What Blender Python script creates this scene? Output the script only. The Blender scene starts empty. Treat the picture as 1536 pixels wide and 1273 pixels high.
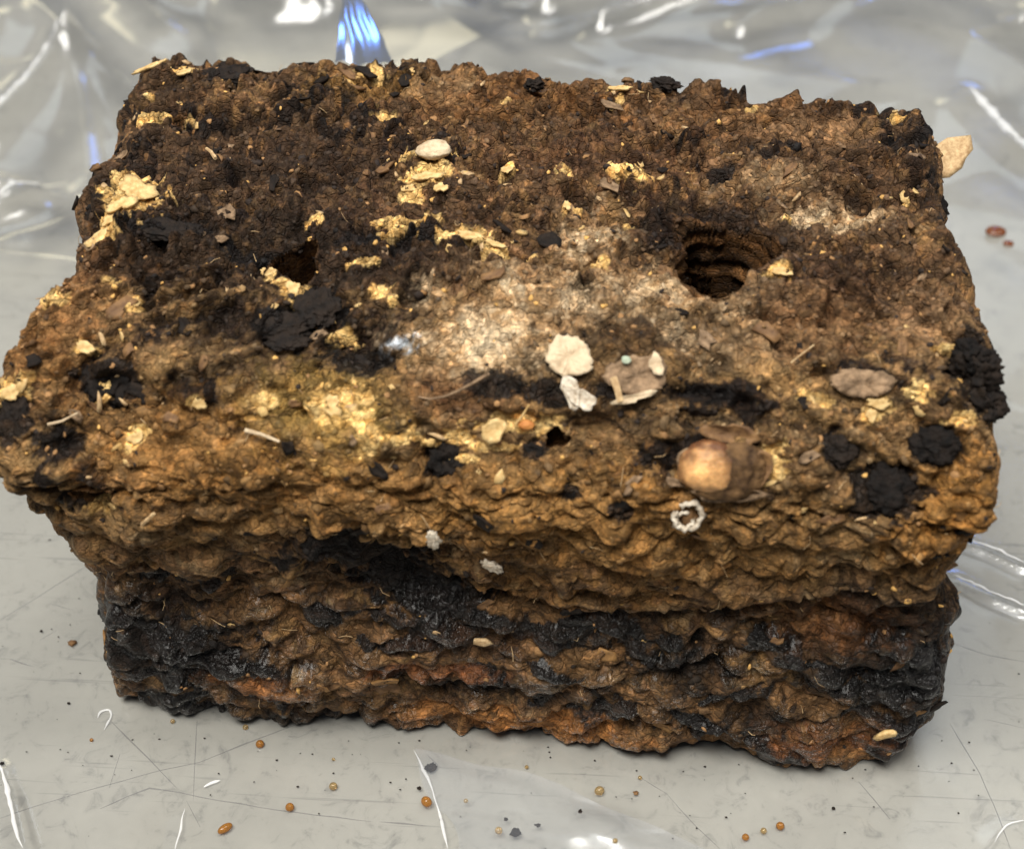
import bpy, math, random, time
import numpy as np
from mathutils import Vector, Matrix, noise as mnoise, geometry as mgeo
from mathutils.bvhtree import BVHTree
T0 = time.time()
CM = 0.01                                   # everything below is written in centimetres
sc = bpy.context.scene
C = sc.collection
rnd = random.Random(7)

# ------------------------------------------------------------------ camera
CAM = Vector((1.671, -22.89, 29.62))
RX, RY, RZ = math.radians(49.5633), 0.0, math.radians(3.7408)
ROLL = math.radians(-0.1148)
FPX = 768 / math.tan(math.radians(19))      # focal length in photo pixels (photo 1536 wide)
R = Matrix.Rotation(RZ, 3, 'Z') @ Matrix.Rotation(RX, 3, 'X') @ Matrix.Rotation(ROLL, 3, 'Z')
cd = bpy.data.cameras.new('camera')
cam = bpy.data.objects.new('camera', cd)
C.objects.link(cam)
cam.matrix_world = Matrix.Translation(CAM * CM) @ R.to_4x4()
cd.sensor_width = 36
cd.lens = 36 * FPX / 1536
cd.clip_start = 0.01
cd.clip_end = 50
cd.dof.use_dof = True
cd.dof.focus_distance = 0.355
cd.dof.aperture_fstop = 13
sc.camera = cam

def ray(u, v):
    return (R @ Vector(((u - 768) / FPX, -(v - 636.5) / FPX, -1))).normalized()
def at_z(u, v, z=0.0):
    d = ray(u, v)
    return CAM + d * ((z - CAM.z) / d.z)

# ------------------------------------------------------------------ light
sc.view_settings.view_transform = 'Standard'
sc.view_settings.look = 'None'
sc.view_settings.gamma = 1
sc.view_settings.exposure = 0.0
w = bpy.data.worlds.new('World')
sc.world = w
w.use_nodes = True
w.node_tree.nodes['Background'].inputs[0].default_value = (0.62, 0.66, 0.72, 1)
w.node_tree.nodes['Background'].inputs[1].default_value = 0.30

def lamp(name, loc, target, sx, sy, power, col):
    l = bpy.data.lights.new(name, 'AREA')
    l.shape = 'RECTANGLE'
    l.size = sx * CM; l.size_y = sy * CM
    l.energy = power
    l.color = col
    o = bpy.data.objects.new(name, l)
    C.objects.link(o)
    o.location = Vector(loc) * CM
    o.rotation_euler = (Vector(target) - Vector(loc)).to_track_quat('-Z', 'Y').to_euler()
    return o
L_CEIL = Vector((-40, -45, 180))
lamp('ceiling_lamp', L_CEIL, (0, 5, 0), 110, 70, 58, (1, 0.97, 0.90))
L_TUBE = Vector((70, 10, 180))
lamp('tube_lamp', L_TUBE, (0, 5, 0), 20, 120, 16, (1, 0.97, 0.92))
L_WIN = Vector((8, 100, 130))
lamp('window_lamp', L_WIN, (0, 8, 0), 70, 60, 2.0, (0.80, 0.90, 1))
L_WARM = Vector((-60, 150, 110))
lamp('warm_lamp', L_WARM, (0, 8, 0), 50, 20, 1.3, (1, 0.90, 0.6))
L_BLUE = Vector((45, 150, 90))
lamp('blue_lamp', L_BLUE, (0, 8, 0), 22, 22, 1.1, (0.12, 0.30, 1))

L_GLINT = Vector((6, 6, 180))
lamp('glint_lamp', L_GLINT, (2, -3, 0), 40, 40, 1.3, (0.95, 0.98, 1))  # added lamp for highlights on the front film, no real bulb

# ------------------------------------------------------------------ materials
def mat(name):
    m = bpy.data.materials.new(name)
    m.use_nodes = True
    nt = m.node_tree
    return m, nt, nt.nodes['Principled BSDF']
def N(nt, t, **kw):
    n = nt.nodes.new(t)
    for k, v in kw.items():
        if k in n.inputs: n.inputs[k].default_value = v
        else: setattr(n, k, v)
    return n
def ramp(nt, stops):
    n = nt.nodes.new('ShaderNodeValToRGB')
    e = n.color_ramp.elements
    while len(e) < len(stops): e.new(0.5)
    for i, (p, c) in enumerate(stops):
        e[i].position = p
        e[i].color = (c[0], c[1], c[2], 1) if hasattr(c, '__len__') else (c, c, c, 1)
    return n
def ocoord(nt, scale):
    tc = N(nt, 'ShaderNodeTexCoord'); mp = N(nt, 'ShaderNodeMapping')
    mp.inputs['Scale'].default_value = (scale * 100,) * 3 if not hasattr(scale, '__len__') else [s * 100 for s in scale]
    nt.links.new(tc.outputs['Object'], mp.inputs['Vector'])
    return mp.outputs[0]

def organic(name, c1, c2, rough=0.7, scale=5.0, bump=0.5, spec=0.4, coat=0.0, sss=0.0, bias=(0.35, 0.65)):
    m, nt, b = mat(name)
    v = ocoord(nt, 1)
    n1 = N(nt, 'ShaderNodeTexNoise', Scale=scale, Detail=6.0, Roughness=0.65)
    nt.links.new(v, n1.inputs['Vector'])
    r = ramp(nt, [(bias[0], c1), (bias[1], c2)])
    nt.links.new(n1.outputs['Fac'], r.inputs[0])
    nt.links.new(r.outputs[0], b.inputs['Base Color'])
    n2 = N(nt, 'ShaderNodeTexNoise', Scale=scale * 3, Detail=5.0, Roughness=0.6)
    nt.links.new(v, n2.inputs['Vector'])
    bp = N(nt, 'ShaderNodeBump', Strength=bump, Distance=0.0004)
    nt.links.new(n2.outputs['Fac'], bp.inputs['Height'])
    nt.links.new(bp.outputs[0], b.inputs['Normal'])
    b.inputs['Roughness'].default_value = rough
    b.inputs['Specular IOR Level'].default_value = spec
    b.inputs['Coat Weight'].default_value = coat
    b.inputs['Coat Roughness'].default_value = 0.15
    if sss:
        b.inputs['Subsurface Weight'].default_value = sss
        b.inputs['Subsurface Radius'].default_value = (0.002, 0.001, 0.0005)
        b.inputs['Subsurface Scale'].default_value = 1.0
    return m

YEL = ((0.40, 0.24, 0.08), (0.66, 0.47, 0.215))
M = dict(
    yellow=organic('yellow_wood', *YEL, rough=0.7, scale=7),
    straw=organic('straw_wood', (0.34, 0.20, 0.09), (0.60, 0.43, 0.23), scale=9),
    brown=organic('brown_flake', (0.09, 0.042, 0.016), (0.22, 0.115, 0.042), scale=4),
    ochre=organic('ochre_flake', (0.15, 0.075, 0.024), (0.30, 0.155, 0.048), scale=4),
    grey=organic('grey_brown_flake', (0.09, 0.052, 0.024), (0.32, 0.205, 0.115), scale=4, bump=1.0)
    ,skin=organic('brown_skin', (0.035, 0.018, 0.008), (0.15, 0.082, 0.034), rough=.75, spec=.2, scale=3, bump=.8),
    dark=organic('dark_flake', (0.004, 0.0026, 0.002), (0.018, 0.011, 0.007), rough=0.75, scale=4, spec=.2, bump=.9),
    black=organic('black_lump', (0.002, 0.0016, 0.0015), (0.011, 0.007, 0.005), rough=0.75, scale=5, bump=1.0, spec=.18),
    cream=organic('cream_scale', (0.30, 0.20, 0.11), (0.60, 0.47, 0.31), scale=3, bump=1.0, bias=(.3,.55)),
    white=organic('white_crust', (0.32, 0.24, 0.16), (0.72, 0.64, 0.52), scale=6, bump=.9),
    orange=organic('orange_rind', (0.34, 0.11, 0.025), (0.62, 0.27, 0.07), scale=5),
    green=organic('green_speck', (0.30, 0.36, 0.27), (0.42, 0.46, 0.34), scale=5),
)

def vcol_mat(name, rough_attr=True, base_rough=0.65, bumpd=0.00035, scale=9, sss=0.0, plates=False):
    m, nt, b = mat(name)
    lk = nt.links.new
    v = ocoord(nt, (1, 1, 1.5)) if plates else ocoord(nt, 1)
    a = N(nt, 'ShaderNodeAttribute', attribute_name='tint')
    n1 = N(nt, 'ShaderNodeTexNoise', Scale=scale, Detail=8.0, Roughness=0.72); lk(v, n1.inputs['Vector'])
    r = ramp(nt, [(0.30, 0.45), (0.5, 1.0), (0.72, 1.6)]); lk(n1.outputs['Fac'], r.inputs[0])
    def mul(x, y, f=1.0):
        mx = N(nt, 'ShaderNodeMix', data_type='RGBA', blend_type='MULTIPLY'); mx.inputs[0].default_value = f
        lk(x, mx.inputs[6]); lk(y, mx.inputs[7]); return mx.outputs[2]
    c = mul(a.outputs['Color'], r.outputs[0])
    n2 = N(nt, 'ShaderNodeTexNoise', Scale=scale * 2.2, Detail=7.0, Roughness=0.7); lk(v, n2.inputs['Vector'])
    hs_ = N(nt, 'ShaderNodeMath', operation='MULTIPLY'); lk(n2.outputs['Fac'], hs_.inputs[0]); hs_.inputs[1].default_value = .55 if plates else 1.0
    hsum = hs_.outputs[0]
    if plates:
        wn = N(nt, 'ShaderNodeTexNoise', Scale=2.5, Detail=3.0); lk(v, wn.inputs['Vector'])
        wm = N(nt, 'ShaderNodeVectorMath', operation='MULTIPLY_ADD'); lk(wn.outputs['Color'], wm.inputs[0])
        wm.inputs[1].default_value = (.5, .5, .5); lk(v, wm.inputs[2])
        for k, (sc_, lo, hi, cw, cd) in enumerate(((3.0, .62, 1.42, .045, .30), (8.0, .66, 1.38, .05, .45))):
            vo = N(nt, 'ShaderNodeTexVoronoi', Scale=sc_); lk(wm.outputs[0], vo.inputs['Vector'])
            sp = N(nt, 'ShaderNodeSeparateColor'); lk(vo.outputs['Color'], sp.inputs[0])
            rr_ = ramp(nt, [(0.0, (lo, lo * .98, lo * .96)), (0.5, (1, 1, 1)), (0.8, (1.12, 1.06, 1.0)), (1.0, (hi, hi * .96, hi * .93))])
            lk(sp.outputs[k], rr_.inputs[0]); c = mul(c, rr_.outputs[0])
            ve = N(nt, 'ShaderNodeTexVoronoi', Scale=sc_, feature='DISTANCE_TO_EDGE'); lk(wm.outputs[0], ve.inputs['Vector'])
            mr_ = N(nt, 'ShaderNodeMapRange'); mr_.inputs['From Max'].default_value = cw * 2.2; lk(ve.outputs['Distance'], mr_.inputs['Value'])
            # height: plate top + tilt by cell colour
            ma = N(nt, 'ShaderNodeMath', operation='MULTIPLY_ADD'); lk(mr_.outputs[0], ma.inputs[0]); ma.inputs[1].default_value = (1.2, .45)[k]; lk(hsum, ma.inputs[2]); hsum = ma.outputs[0]
            mb = N(nt, 'ShaderNodeMath', operation='MULTIPLY_ADD'); lk(sp.outputs[2], mb.inputs[0]); mb.inputs[1].default_value = (.7, .3)[k]; lk(hsum, mb.inputs[2]); hsum = mb.outputs[0]
        n3 = N(nt, 'ShaderNodeTexNoise', Scale=1.3, Detail=5.0, Roughness=0.65); lk(v, n3.inputs['Vector'])
        r3 = ramp(nt, [(0.33, (.76, .72, .68)), (0.5, (1, 1, 1)), (0.68, (1.2, 1.17, 1.1))]); lk(n3.outputs['Fac'], r3.inputs[0]); c = mul(c, r3.outputs[0])
    lk(c, b.inputs['Base Color'])
    bp = N(nt, 'ShaderNodeBump', Strength=0.9, Distance=bumpd)
    lk(hsum, bp.inputs['Height']); lk(bp.outputs[0], b.inputs['Normal'])
    b.inputs['Roughness'].default_value = base_rough
    b.inputs['Specular IOR Level'].default_value = 0.3
    if rough_attr:
        b.inputs['Coat Roughness'].default_value = .08
        wc_ = N(nt, 'ShaderNodeAttribute', attribute_name='wet'); wq = N(nt, 'ShaderNodeMapRange'); wq.inputs['From Min'].default_value = .3; wq.inputs['To Max'].default_value = .10; lk(wc_.outputs['Fac'], wq.inputs['Value']); lk(wq.outputs[0], b.inputs['Coat Weight'])
        wt = N(nt, 'ShaderNodeAttribute', attribute_name='wet')
        mr = N(nt, 'ShaderNodeMapRange')
        mr.inputs['To Min'].default_value = base_rough; mr.inputs['To Max'].default_value = 0.20
        lk(wt.outputs['Fac'], mr.inputs['Value']); lk(mr.outputs[0], b.inputs['Roughness'])
        ms = N(nt, 'ShaderNodeMapRange')
        ms.inputs['To Min'].default_value = 0.12; ms.inputs['To Max'].default_value = 0.42
        lk(wt.outputs['Fac'], ms.inputs['Value']); lk(ms.outputs[0], b.inputs['Specular IOR Level'])
    if sss:
        b.inputs['Subsurface Weight'].default_value = sss
        b.inputs['Subsurface Radius'].default_value = (0.003, 0.0012, 0.0005)
        b.inputs['Subsurface Scale'].default_value = 1.0
    return m
M['block'] = vcol_mat('substrate', plates=True)
M['stub'] = vcol_mat('mushroom_flesh', False, 0.5, 0.00012, 3, 0.25)
M['crumb'] = vcol_mat('crumbs', False, 0.7)

# ------------------------------------------------------------------ helpers
def link(name, me, m=None, parent=None, mw=None, smooth=True):
    if m: me.materials.append(m)
    if smooth:
        me.polygons.foreach_set('use_smooth', np.ones(len(me.polygons), dtype=bool))
    o = bpy.data.objects.new(name, me)
    C.objects.link(o)
    if parent: o.parent = parent
    if mw is not None: o.matrix_local = mw
    return o
def pydata(name, v, f, scale=CM):
    me = bpy.data.meshes.new(name)
    me.from_pydata([tuple(Vector(p) * scale) for p in v], [], f)
    me.update()
    return me
def quadmesh(name, co, quads):
    me = bpy.data.meshes.new(name)
    nv, nf = len(co), len(quads)
    me.vertices.add(nv); me.vertices.foreach_set('co', (co * CM).astype(np.float32).ravel())
    me.loops.add(nf * 4); me.loops.foreach_set('vertex_index', quads.astype(np.int32).ravel())
    me.polygons.add(nf)
    me.polygons.foreach_set('loop_start', np.arange(0, nf * 4, 4, dtype=np.int32))
    me.update(calc_edges=True)
    return me
def tag(o, label, cat, group=None, kind=None):
    if label: o['label'] = label
    if cat: o['category'] = cat
    if group: o['group'] = group
    if kind: o['kind'] = kind
    return o

def fields(co, specs):
    """evaluate Blender noise / voronoi fields at the points co (n,3); returns list of arrays"""
    me = bpy.data.meshes.new('field_points')
    me.vertices.add(len(co)); me.vertices.foreach_set('co', co.astype(np.float32).ravel())
    ng = bpy.data.node_groups.new('field_tree', 'GeometryNodeTree')
    ng.interface.new_socket('Geometry', in_out='INPUT', socket_type='NodeSocketGeometry')
    ng.interface.new_socket('Geometry', in_out='OUTPUT', socket_type='NodeSocketGeometry')
    gi = ng.nodes.new('NodeGroupInput'); go = ng.nodes.new('NodeGroupOutput')
    pos = ng.nodes.new('GeometryNodeInputPosition')
    last = gi.outputs[0]; names = []
    for i, s in enumerate(specs):
        if s[0] == 'n':
            t = ng.nodes.new('ShaderNodeTexNoise'); t.inputs['Scale'].default_value = s[1]
            t.inputs['Detail'].default_value = s[2]; t.inputs['Roughness'].default_value = 0.6
            outs = [(t.outputs['Color'], 'FLOAT_VECTOR')] if len(s) > 3 else [(t.outputs[0], 'FLOAT')]
        elif s[0] == 'v':
            t = ng.nodes.new('ShaderNodeTexVoronoi'); t.inputs['Scale'].default_value = s[1]
            t.inputs['Randomness'].default_value = 1
            outs = [(t.outputs['Distance'], 'FLOAT'), (t.outputs['Color'], 'FLOAT_VECTOR'), (t.outputs['Position'], 'FLOAT_VECTOR')]
        else:
            t = ng.nodes.new('ShaderNodeTexVoronoi'); t.feature = 'DISTANCE_TO_EDGE'; t.inputs['Scale'].default_value = s[1]
            outs = [(t.outputs['Distance'], 'FLOAT')]
        ng.links.new(pos.outputs[0], t.inputs['Vector'])
        for j, (sock, ty) in enumerate(outs):
            st = ng.nodes.new('GeometryNodeStoreNamedAttribute')
            st.data_type = ty; st.domain = 'POINT'
            nm = 'f%d_%d' % (i, j); names.append((nm, ty))
            st.inputs['Name'].default_value = nm
            ng.links.new(last, st.inputs[0])
            vs = [x for x in st.inputs if x.name == 'Value' and x.enabled][0]
            ng.links.new(sock, vs)
            last = st.outputs[0]
    ng.links.new(last, go.inputs[0])
    o = bpy.data.objects.new('field_points', me); C.objects.link(o)
    md = o.modifiers.new('f', 'NODES'); md.node_group = ng
    dg = bpy.context.evaluated_depsgraph_get()
    em = o.evaluated_get(dg).data
    res = []
    for nm, ty in names:
        a = em.attributes[nm]
        if ty == 'FLOAT':
            x = np.empty(len(co), np.float32); a.data.foreach_get('value', x)
        else:
            x = np.empty(len(co) * 3, np.float32); a.data.foreach_get('vector', x); x = x.reshape(-1, 3)
        res.append(x)
    bpy.data.objects.remove(o); bpy.data.meshes.remove(me); bpy.data.node_groups.remove(ng)
    return res
def sstep(a, b, x):
    t = np.clip((x - a) / (b - a), 0, 1); return t * t * (3 - 2 * t)

# ------------------------------------------------------------------ the block: base form
H = 11.6
LZ = np.array([0, 2.0, 4.2, 5.2, 6.1, 7.2, 8.8, 10.3, 11.6])
FLx = np.array([-10.25, -10.3, -10.1, -10.05, -10.45, -10.8, -11.05, -11.3, -11.35])
FRx = np.array([9.85, 10.15, 10.05, 9.95, 9.95, 10.1, 10.45, 10.5, 10.3])
FLy = np.array([0.35, 0.25, 0.35, 0.45, 0.15, -0.1, -0.3, 0.0, 0.5])
FRy = np.array([-0.40, -0.4, -0.15, 0.12, 0.0, -0.15, -0.3, 0.0, 0.5])
BLx = np.array([-10.3, -10.3, -10.3, -10.2, -10.3, -10.5, -10.8, -10.95, -11.1])
BRx = np.array([10.2, 10.2, 10.2, 10.2, 10.2, 10.2, 10.2, 10.2, 10.15])
BLy = np.array([11.2] * 7 + [12.4, 13.0]); BRy = np.array([9.8] * 7 + [10.3, 11.15])
def base_map(sx, sy, z):
    """sx, sy in 0..1 across the block, z in cm"""
    flx, frx, fly, fry = [np.interp(z, LZ, a) for a in (FLx, FRx, FLy, FRy)]
    blx, brx, bly, bry = [np.interp(z, LZ, a) for a in (BLx, BRx, BLy, BRy)]
    x = (1 - sy) * ((1 - sx) * flx + sx * frx) + sy * ((1 - sx) * blx + sx * brx)
    y = (1 - sy) * ((1 - sx) * fly + sx * fry) + sy * ((1 - sx) * bly + sx * bry)
    y = y + sy * 0.9 * np.sin(np.pi * sx)                       # back edge bows outward
    x = x + 0.20 * np.sin(sy * 9 + z * 0.5) * (np.abs(sx - 0.5) * 2) ** 4
    up = sstep(8.5, 10.8, z)
    x = x + up * np.interp(sy, [0, .12, .25, .5, .68, .74, .82, 1], [0, .35, .95, .95, .85, .9, .35, .25]) * np.clip(1 - 2 * sx, 0, 1)
    x = x - up * np.interp(sy, [0, .08, .3, .55, .75, 1], [0, .25, .5, .35, .1, 0]) * np.clip(2 * sx - 1, 0, 1)
    return x, y
def sag_of(p, w_):
    return w_ * (2.1 * np.clip(1 - p[:, 1] / 4.6, 0, 1) ** 2 * (1 - .22 * sstep(3, 0, p[:, 0])) + 0.0 * p[:, 0] + 0.10 * sstep(15, 21, p[:, 0]))
def rounded(p):
    """p: box coords x 0..21, y 0..11.5, z 0..H -> rounded"""
    hw = np.array([10.5, 5.75, H / 2]); c = p - hw
    r = 1.15
    q = np.clip(c, -(hw - r), hw - r)
    q[:, 2] = np.where(c[:, 2] < 0, np.clip(c[:, 2], -(hw[2] - 0.8), 0), q[:, 2])
    d = c - q
    rr = np.where(c[:, 2] < 0, r, r)
    l = np.linalg.norm(d, axis=1); l[l == 0] = 1
    m = np.abs(d).max(axis=1)
    # keep the lower edge tight
    out = q + d / l[:, None] * m[:, None]
    return out + hw
nx, ny, nz = 820, 330, 370
gx = np.linspace(0, 21, nx); gy = np.linspace(0, 11.5, ny); gz = np.linspace(0, H, nz)
blocks, quads = [], []
off = 0
def grid(a, b, fn):
    global off
    A, B = np.meshgrid(a, b, indexing='ij')
    p = fn(A.ravel(), B.ravel())
    n, m = len(a), len(b)
    i = np.arange(n * m).reshape(n, m)
    q = np.stack([i[:-1, :-1], i[1:, :-1], i[1:, 1:], i[:-1, 1:]], -1).reshape(-1, 4)
    blocks.append(p); quads.append(q + off); off += n * m
one = np.ones
grid(gx, gy, lambda a, b: np.stack([a, b, H * one(len(a))], 1))                    # top
grid(gx, gz, lambda a, b: np.stack([a, 0 * a, b], 1))                              # front
grid(gy, gz, lambda a, b: np.stack([21 + 0 * a, a, b], 1))                         # right
grid(gy[::-1], gz, lambda a, b: np.stack([0 * a, a, b], 1))                        # left
grid(np.linspace(21, 0, 200), np.linspace(0, H, 90), lambda a, b: np.stack([a, 11.47 + 0 * a, b], 1))   # back
grid(np.linspace(0.5, 20.5, 60)[::-1], np.linspace(0.5, 11, 40), lambda a, b: np.stack([a, b, 0.1 + 0 * a], 1))
raw = np.concatenate(blocks); quads = np.concatenate(quads)
# weld coincident border vertices
key = np.round(raw * 2000).astype(np.int64); key = key[:, 0] * 10 ** 12 + key[:, 1] * 10 ** 6 + key[:, 2]
_, idx, inv = np.unique(key, return_index=True, return_inverse=True)
raw = raw[idx]; quads = inv.ravel()[quads]
rb = rounded(raw.copy())
z = rb[:, 2]
bx, by = base_map(rb[:, 0] / 21, rb[:, 1] / 11.5, z)
# the top is not level: sags towards the front left and the right
topw = sstep(6, H, z)
bz = z - sag_of(rb, topw)
P = np.stack([bx, by, bz], 1)
def vnormals(P, q):
    a, b, c, d = P[q[:, 0]], P[q[:, 1]], P[q[:, 2]], P[q[:, 3]]
    n = np.cross(c - a, d - b)
    out = np.zeros_like(P)
    for k in range(4):
        for j in range(3): out[:, j] += np.bincount(q[:, k], n[:, j], len(P))
    return out / np.maximum(np.linalg.norm(out, axis=1), 1e-12)[:, None]
Nn = vnormals(P, quads)
print('base', len(P), round(time.time() - T0, 1))

# coarse BVH of the base form: finds where on the block a feature sits
sub = quads[::1]
def coarse_bvh():
    ax, ay, az = np.linspace(0, 21, 85), np.linspace(0, 11.5, 47), np.linspace(0, H, 47)
    vs, fs = [], []
    o = 0
    for (a, b, fn) in ((ax, ay, lambda a, b: np.stack([a, b, H + 0 * a], 1)), (ax, az, lambda a, b: np.stack([a, 0 * a, b], 1)),
                       (ay, az, lambda a, b: np.stack([21 + 0 * a, a, b], 1)), (ay, az, lambda a, b: np.stack([0 * a, a, b], 1))):
        A, B = np.meshgrid(a, b, indexing='ij'); p = fn(A.ravel(), B.ravel())
        i = np.arange(len(p)).reshape(len(a), len(b))
        fs.append(np.stack([i[:-1, :-1], i[1:, :-1], i[1:, 1:], i[:-1, 1:]], -1).reshape(-1, 4) + o); vs.append(p); o += len(p)
    p = np.concatenate(vs); f = np.concatenate(fs)
    r_ = rounded(p); z_ = r_[:, 2]; x_, y_ = base_map(r_[:, 0] / 21, r_[:, 1] / 11.5, z_)
    tw = sstep(6, H, z_)
    z_ = z_ - sag_of(r_, tw)
    return BVHTree.FromPolygons([tuple(t) for t in np.stack([x_, y_, z_], 1)], [tuple(int(k) for k in t) for t in f])
cb = coarse_bvh()
def on_block(u, v, bvh=cb):
    d = ray(u, v)
    loc, nor, i, dist = bvh.ray_cast(CAM, d)
    if loc is None:
        loc, nor, i, dist = bvh.find_nearest(CAM + d * 38)
    if nor.dot(d) > 0: nor = -nor
    return loc, nor

# ------------------------------------------------------------------ fields
warp, warpf = fields(P, [('n', 0.8, 2, 1), ('n', 3.0, 2, 1)])
front = sstep(0.25, 0.75, -Nn[:, 1]) * (P[:, 1] < 4)           # 1 on the front face
top = sstep(0.35, 0.8, Nn[:, 2])
W1 = P + (warp - 0.5) * 1.1 + (warpf - 0.5) * 0.22
st = np.stack([W1[:, 0] * (1 - 0.50 * front), W1[:, 1], W1[:, 2] * (1 + 0.15 * front)], 1)
st[:, 2] += 0.12 * st[:, 0] * front
(d1, c1, p1, e1, d2, c2, p2, e2, d3, c3, p3, e3) = fields(st, [('v', 0.62), ('e', 0.62), ('v', 1.55), ('e', 1.55), ('v', 3.6), ('e', 3.6)])
sA, sB, sC, sD, nE = fields(P, [('n', 0.45, 2), ('n', 1.1, 2), ('n', 3.2, 1), ('n', 8.0, 1), ('n', 0.22, 3)])
nA, nB, nC, nD, nE = fields(P, [('n', 0.45, 4), ('n', 1.1, 5), ('n', 3.0, 6), ('n', 9.0, 5), ('n', 0.22, 3)])
Pa = np.stack([P[:, 0] * 0.55, P[:, 1], P[:, 2] * 1.9 + 0.25 * P[:, 0]], 1)
nR, nR2 = fields(Pa + (warp - 0.5) * 1.2, [('n', 1.0, 2), ('n', 2.3, 2)])
d4, c4, p4 = fields(P * 1.0 + (warpf - 0.5) * 0.25, [('v', 7.5)])
print('fields', round(time.time() - T0, 1))

def tilt(st, p, c, s, amp_h, amp_t):
    g = (c - 0.5) * 2
    rel = st - p
    return amp_h * (c[:, 0] - 0.5) + amp_t * (rel * g).sum(1)
ridge = 1 - np.abs(nR * 2 - 1) * 3.5
ridge2 = 1 - np.abs(nR2 * 2 - 1) * 3.5
def pil(e, w_): return 1 - np.exp(-(e / w_) ** 1.3)               # 0 in the joint between clumps, 1 on them
k1, k2, k3 = pil(e1, .08), pil(e2, .14), pil(e3, .18)
hbig = (sA - 0.5) * 1.5 + (sB - 0.5) * 0.9
h = hbig.copy()
h += k1 * (tilt(st, p1, c1, 0.62, 0.22, 0.16) + 0.14)
h += k2 * (tilt(st, p2, c2, 1.55, 0.17, 0.24) + 0.12) * (1 + .5 * top)
h += k3 * (tilt(st, p3, c3, 3.6, 0.05, 0.16) + 0.045) * (0.30 + 0.55 * top)
h += np.clip(0.30 - d4, 0, 1) * 0.13 * (0.05 + 0.2 * top) * (0.3 + c4[:, 0])
h += ((sC - 0.5) * 0.30 + (sD - 0.5) * 0.10) * (1 - 0.6 * front)
h += front * (0.15 * ridge + 0.07 * ridge2)
pit = sstep(0.55, 0.62, sB) * top
h -= 0.45 * pit + 0.30 * sstep(0.57, 0.65, sC) * top
side = sstep(0.3, 0.75, np.abs(Nn[:, 0]))
h -= side * 0.75 * (h - hbig * .8)
# soften: the mass is leathery, not brittle
def relax(f, n, w_):
    for _ in range(n):
        acc = np.zeros(len(f)); cnt = np.zeros(len(f))
        for k_ in range(4):
            i0, i1 = quads[:, k_], quads[:, (k_ + 1) % 4]
            acc += np.bincount(i0, f[i1], len(f)) + np.bincount(i1, f[i0], len(f)); cnt += np.bincount(i0, minlength=len(f)) + np.bincount(i1, minlength=len(f))
        f = f * (1 - w_) + (acc / np.maximum(cnt, 1)) * w_
    return f
h = relax(h, 9, 0.35 + 0.55 * np.maximum(front, side))
cm_ = sstep(.42, .54, nB) * .7 + .3
fis = np.exp(-(np.abs(nR - 0.47) / 0.010) ** 2) * front * sstep(0.42, 0.52, sA)
h -= (0.15 * np.exp(-(e2 / .055) ** 2) * cm_ + 0.05 * np.exp(-(e3 / .11) ** 2) * cm_ * sstep(.5, .6, nC) + 0.12 * fis) * np.maximum(front, .35)
h -= 0.08
h = np.where(h > .42, .42 + .25 * np.tanh((h - .42) / .25 * .6), h)

# ------------------------------------------------------------------ colour
def L(r, g, b):
    f = lambda c: ((c / 255 + 0.055) / 1.055) ** 2.4 if c > 10 else c / 255 / 12.92
    return np.array([f(r), f(g), f(b)], np.float32)
def mixc(col, c, m):
    m = np.clip(m, 0, 1)[:, None]
    return col * (1 - m) + c * m
zz = P[:, 2]
rc = c2[:, 1]; rc3 = c3[:, 1]; rc1 = c1[:, 2]
col = np.tile(L(114, 84, 50), (len(P), 1)).astype(np.float32)
col = mixc(col, L(138, 102, 58), sstep(0.45, 0.8, rc) * (0.35 + 0.65 * front))
col = mixc(col, L(92, 66, 42), sstep(0.55, 0.3, rc3))
col = mixc(col, L(128, 92, 62), sstep(0.75, 0.9, rc3) * 0.7)
col = mixc(col, L(82, 60, 40), top * .9 * sstep(0.42, 0.62, nA * 0.6 + rc1 * 0.4))
# ochre skin over the rounded front shoulder
shoulder = sstep(5.5, 7.5, zz) * sstep(12, 9.5, zz - 0.8 * (P[:, 1])) * (P[:, 1] < 3)
col = mixc(col, L(143, 109, 65), shoulder * (0.45 + 0.4 * sstep(0.3, 0.7, rc)))
col = mixc(col, L(170, 140, 100), front * sstep(0.78, 0.93, c3[:, 2]) * sstep(0.45, 0.55, nB) * 0.5)
# the lower third: dark, orange and wet
low = sstep(5.6, 4.4, zz + (nB - 0.5) * 3)
col = mixc(col, L(120, 86, 50), low * sstep(0.35, 0.6, c2[:, 2]) * 0.8)
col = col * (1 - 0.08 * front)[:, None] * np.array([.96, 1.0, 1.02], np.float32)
lum_ = col @ np.array([.3, .55, .15], np.float32)
col = col * .86 + lum_[:, None] * np.array([1.0, .93, .80], np.float32) * .14
wet = low * (.10 + .75 * sstep(0.50, 0.57, nB)) + 0.04
# dark plates
dk = (nE * 0.55 + c1[:, 0] * 0.22 + c2[:, 0] * 0.32 + (nC - 0.5) * 0.25)
dthr = 0.70 - 0.125 * low - 0.03 * top
dark = sstep(dthr, dthr + 0.035, dk)
col = mixc(col, L(36, 28, 23), dark)
col = mixc(col, L(18, 16, 16), sstep(dthr + .05, dthr + 0.10, dk) * 0.8)
wet = np.maximum(wet, dark * low * .8)
# loose dark crumbs on top
col = mixc(col, L(64, 47, 32), top * sstep(0.70, 0.75, c4[:, 0]) * 0.6)
col = mixc(col, L(150, 112, 70), top * sstep(0.96, 0.97, c4[:, 2]) * 0.6)
# shade painted into the front crevices and the pits of the top
col = mixc(col, L(28, 20, 14), np.clip(0.8 * np.exp(-e1 / 0.03) * front + pit * 0.8, 0, 0.85))

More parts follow.
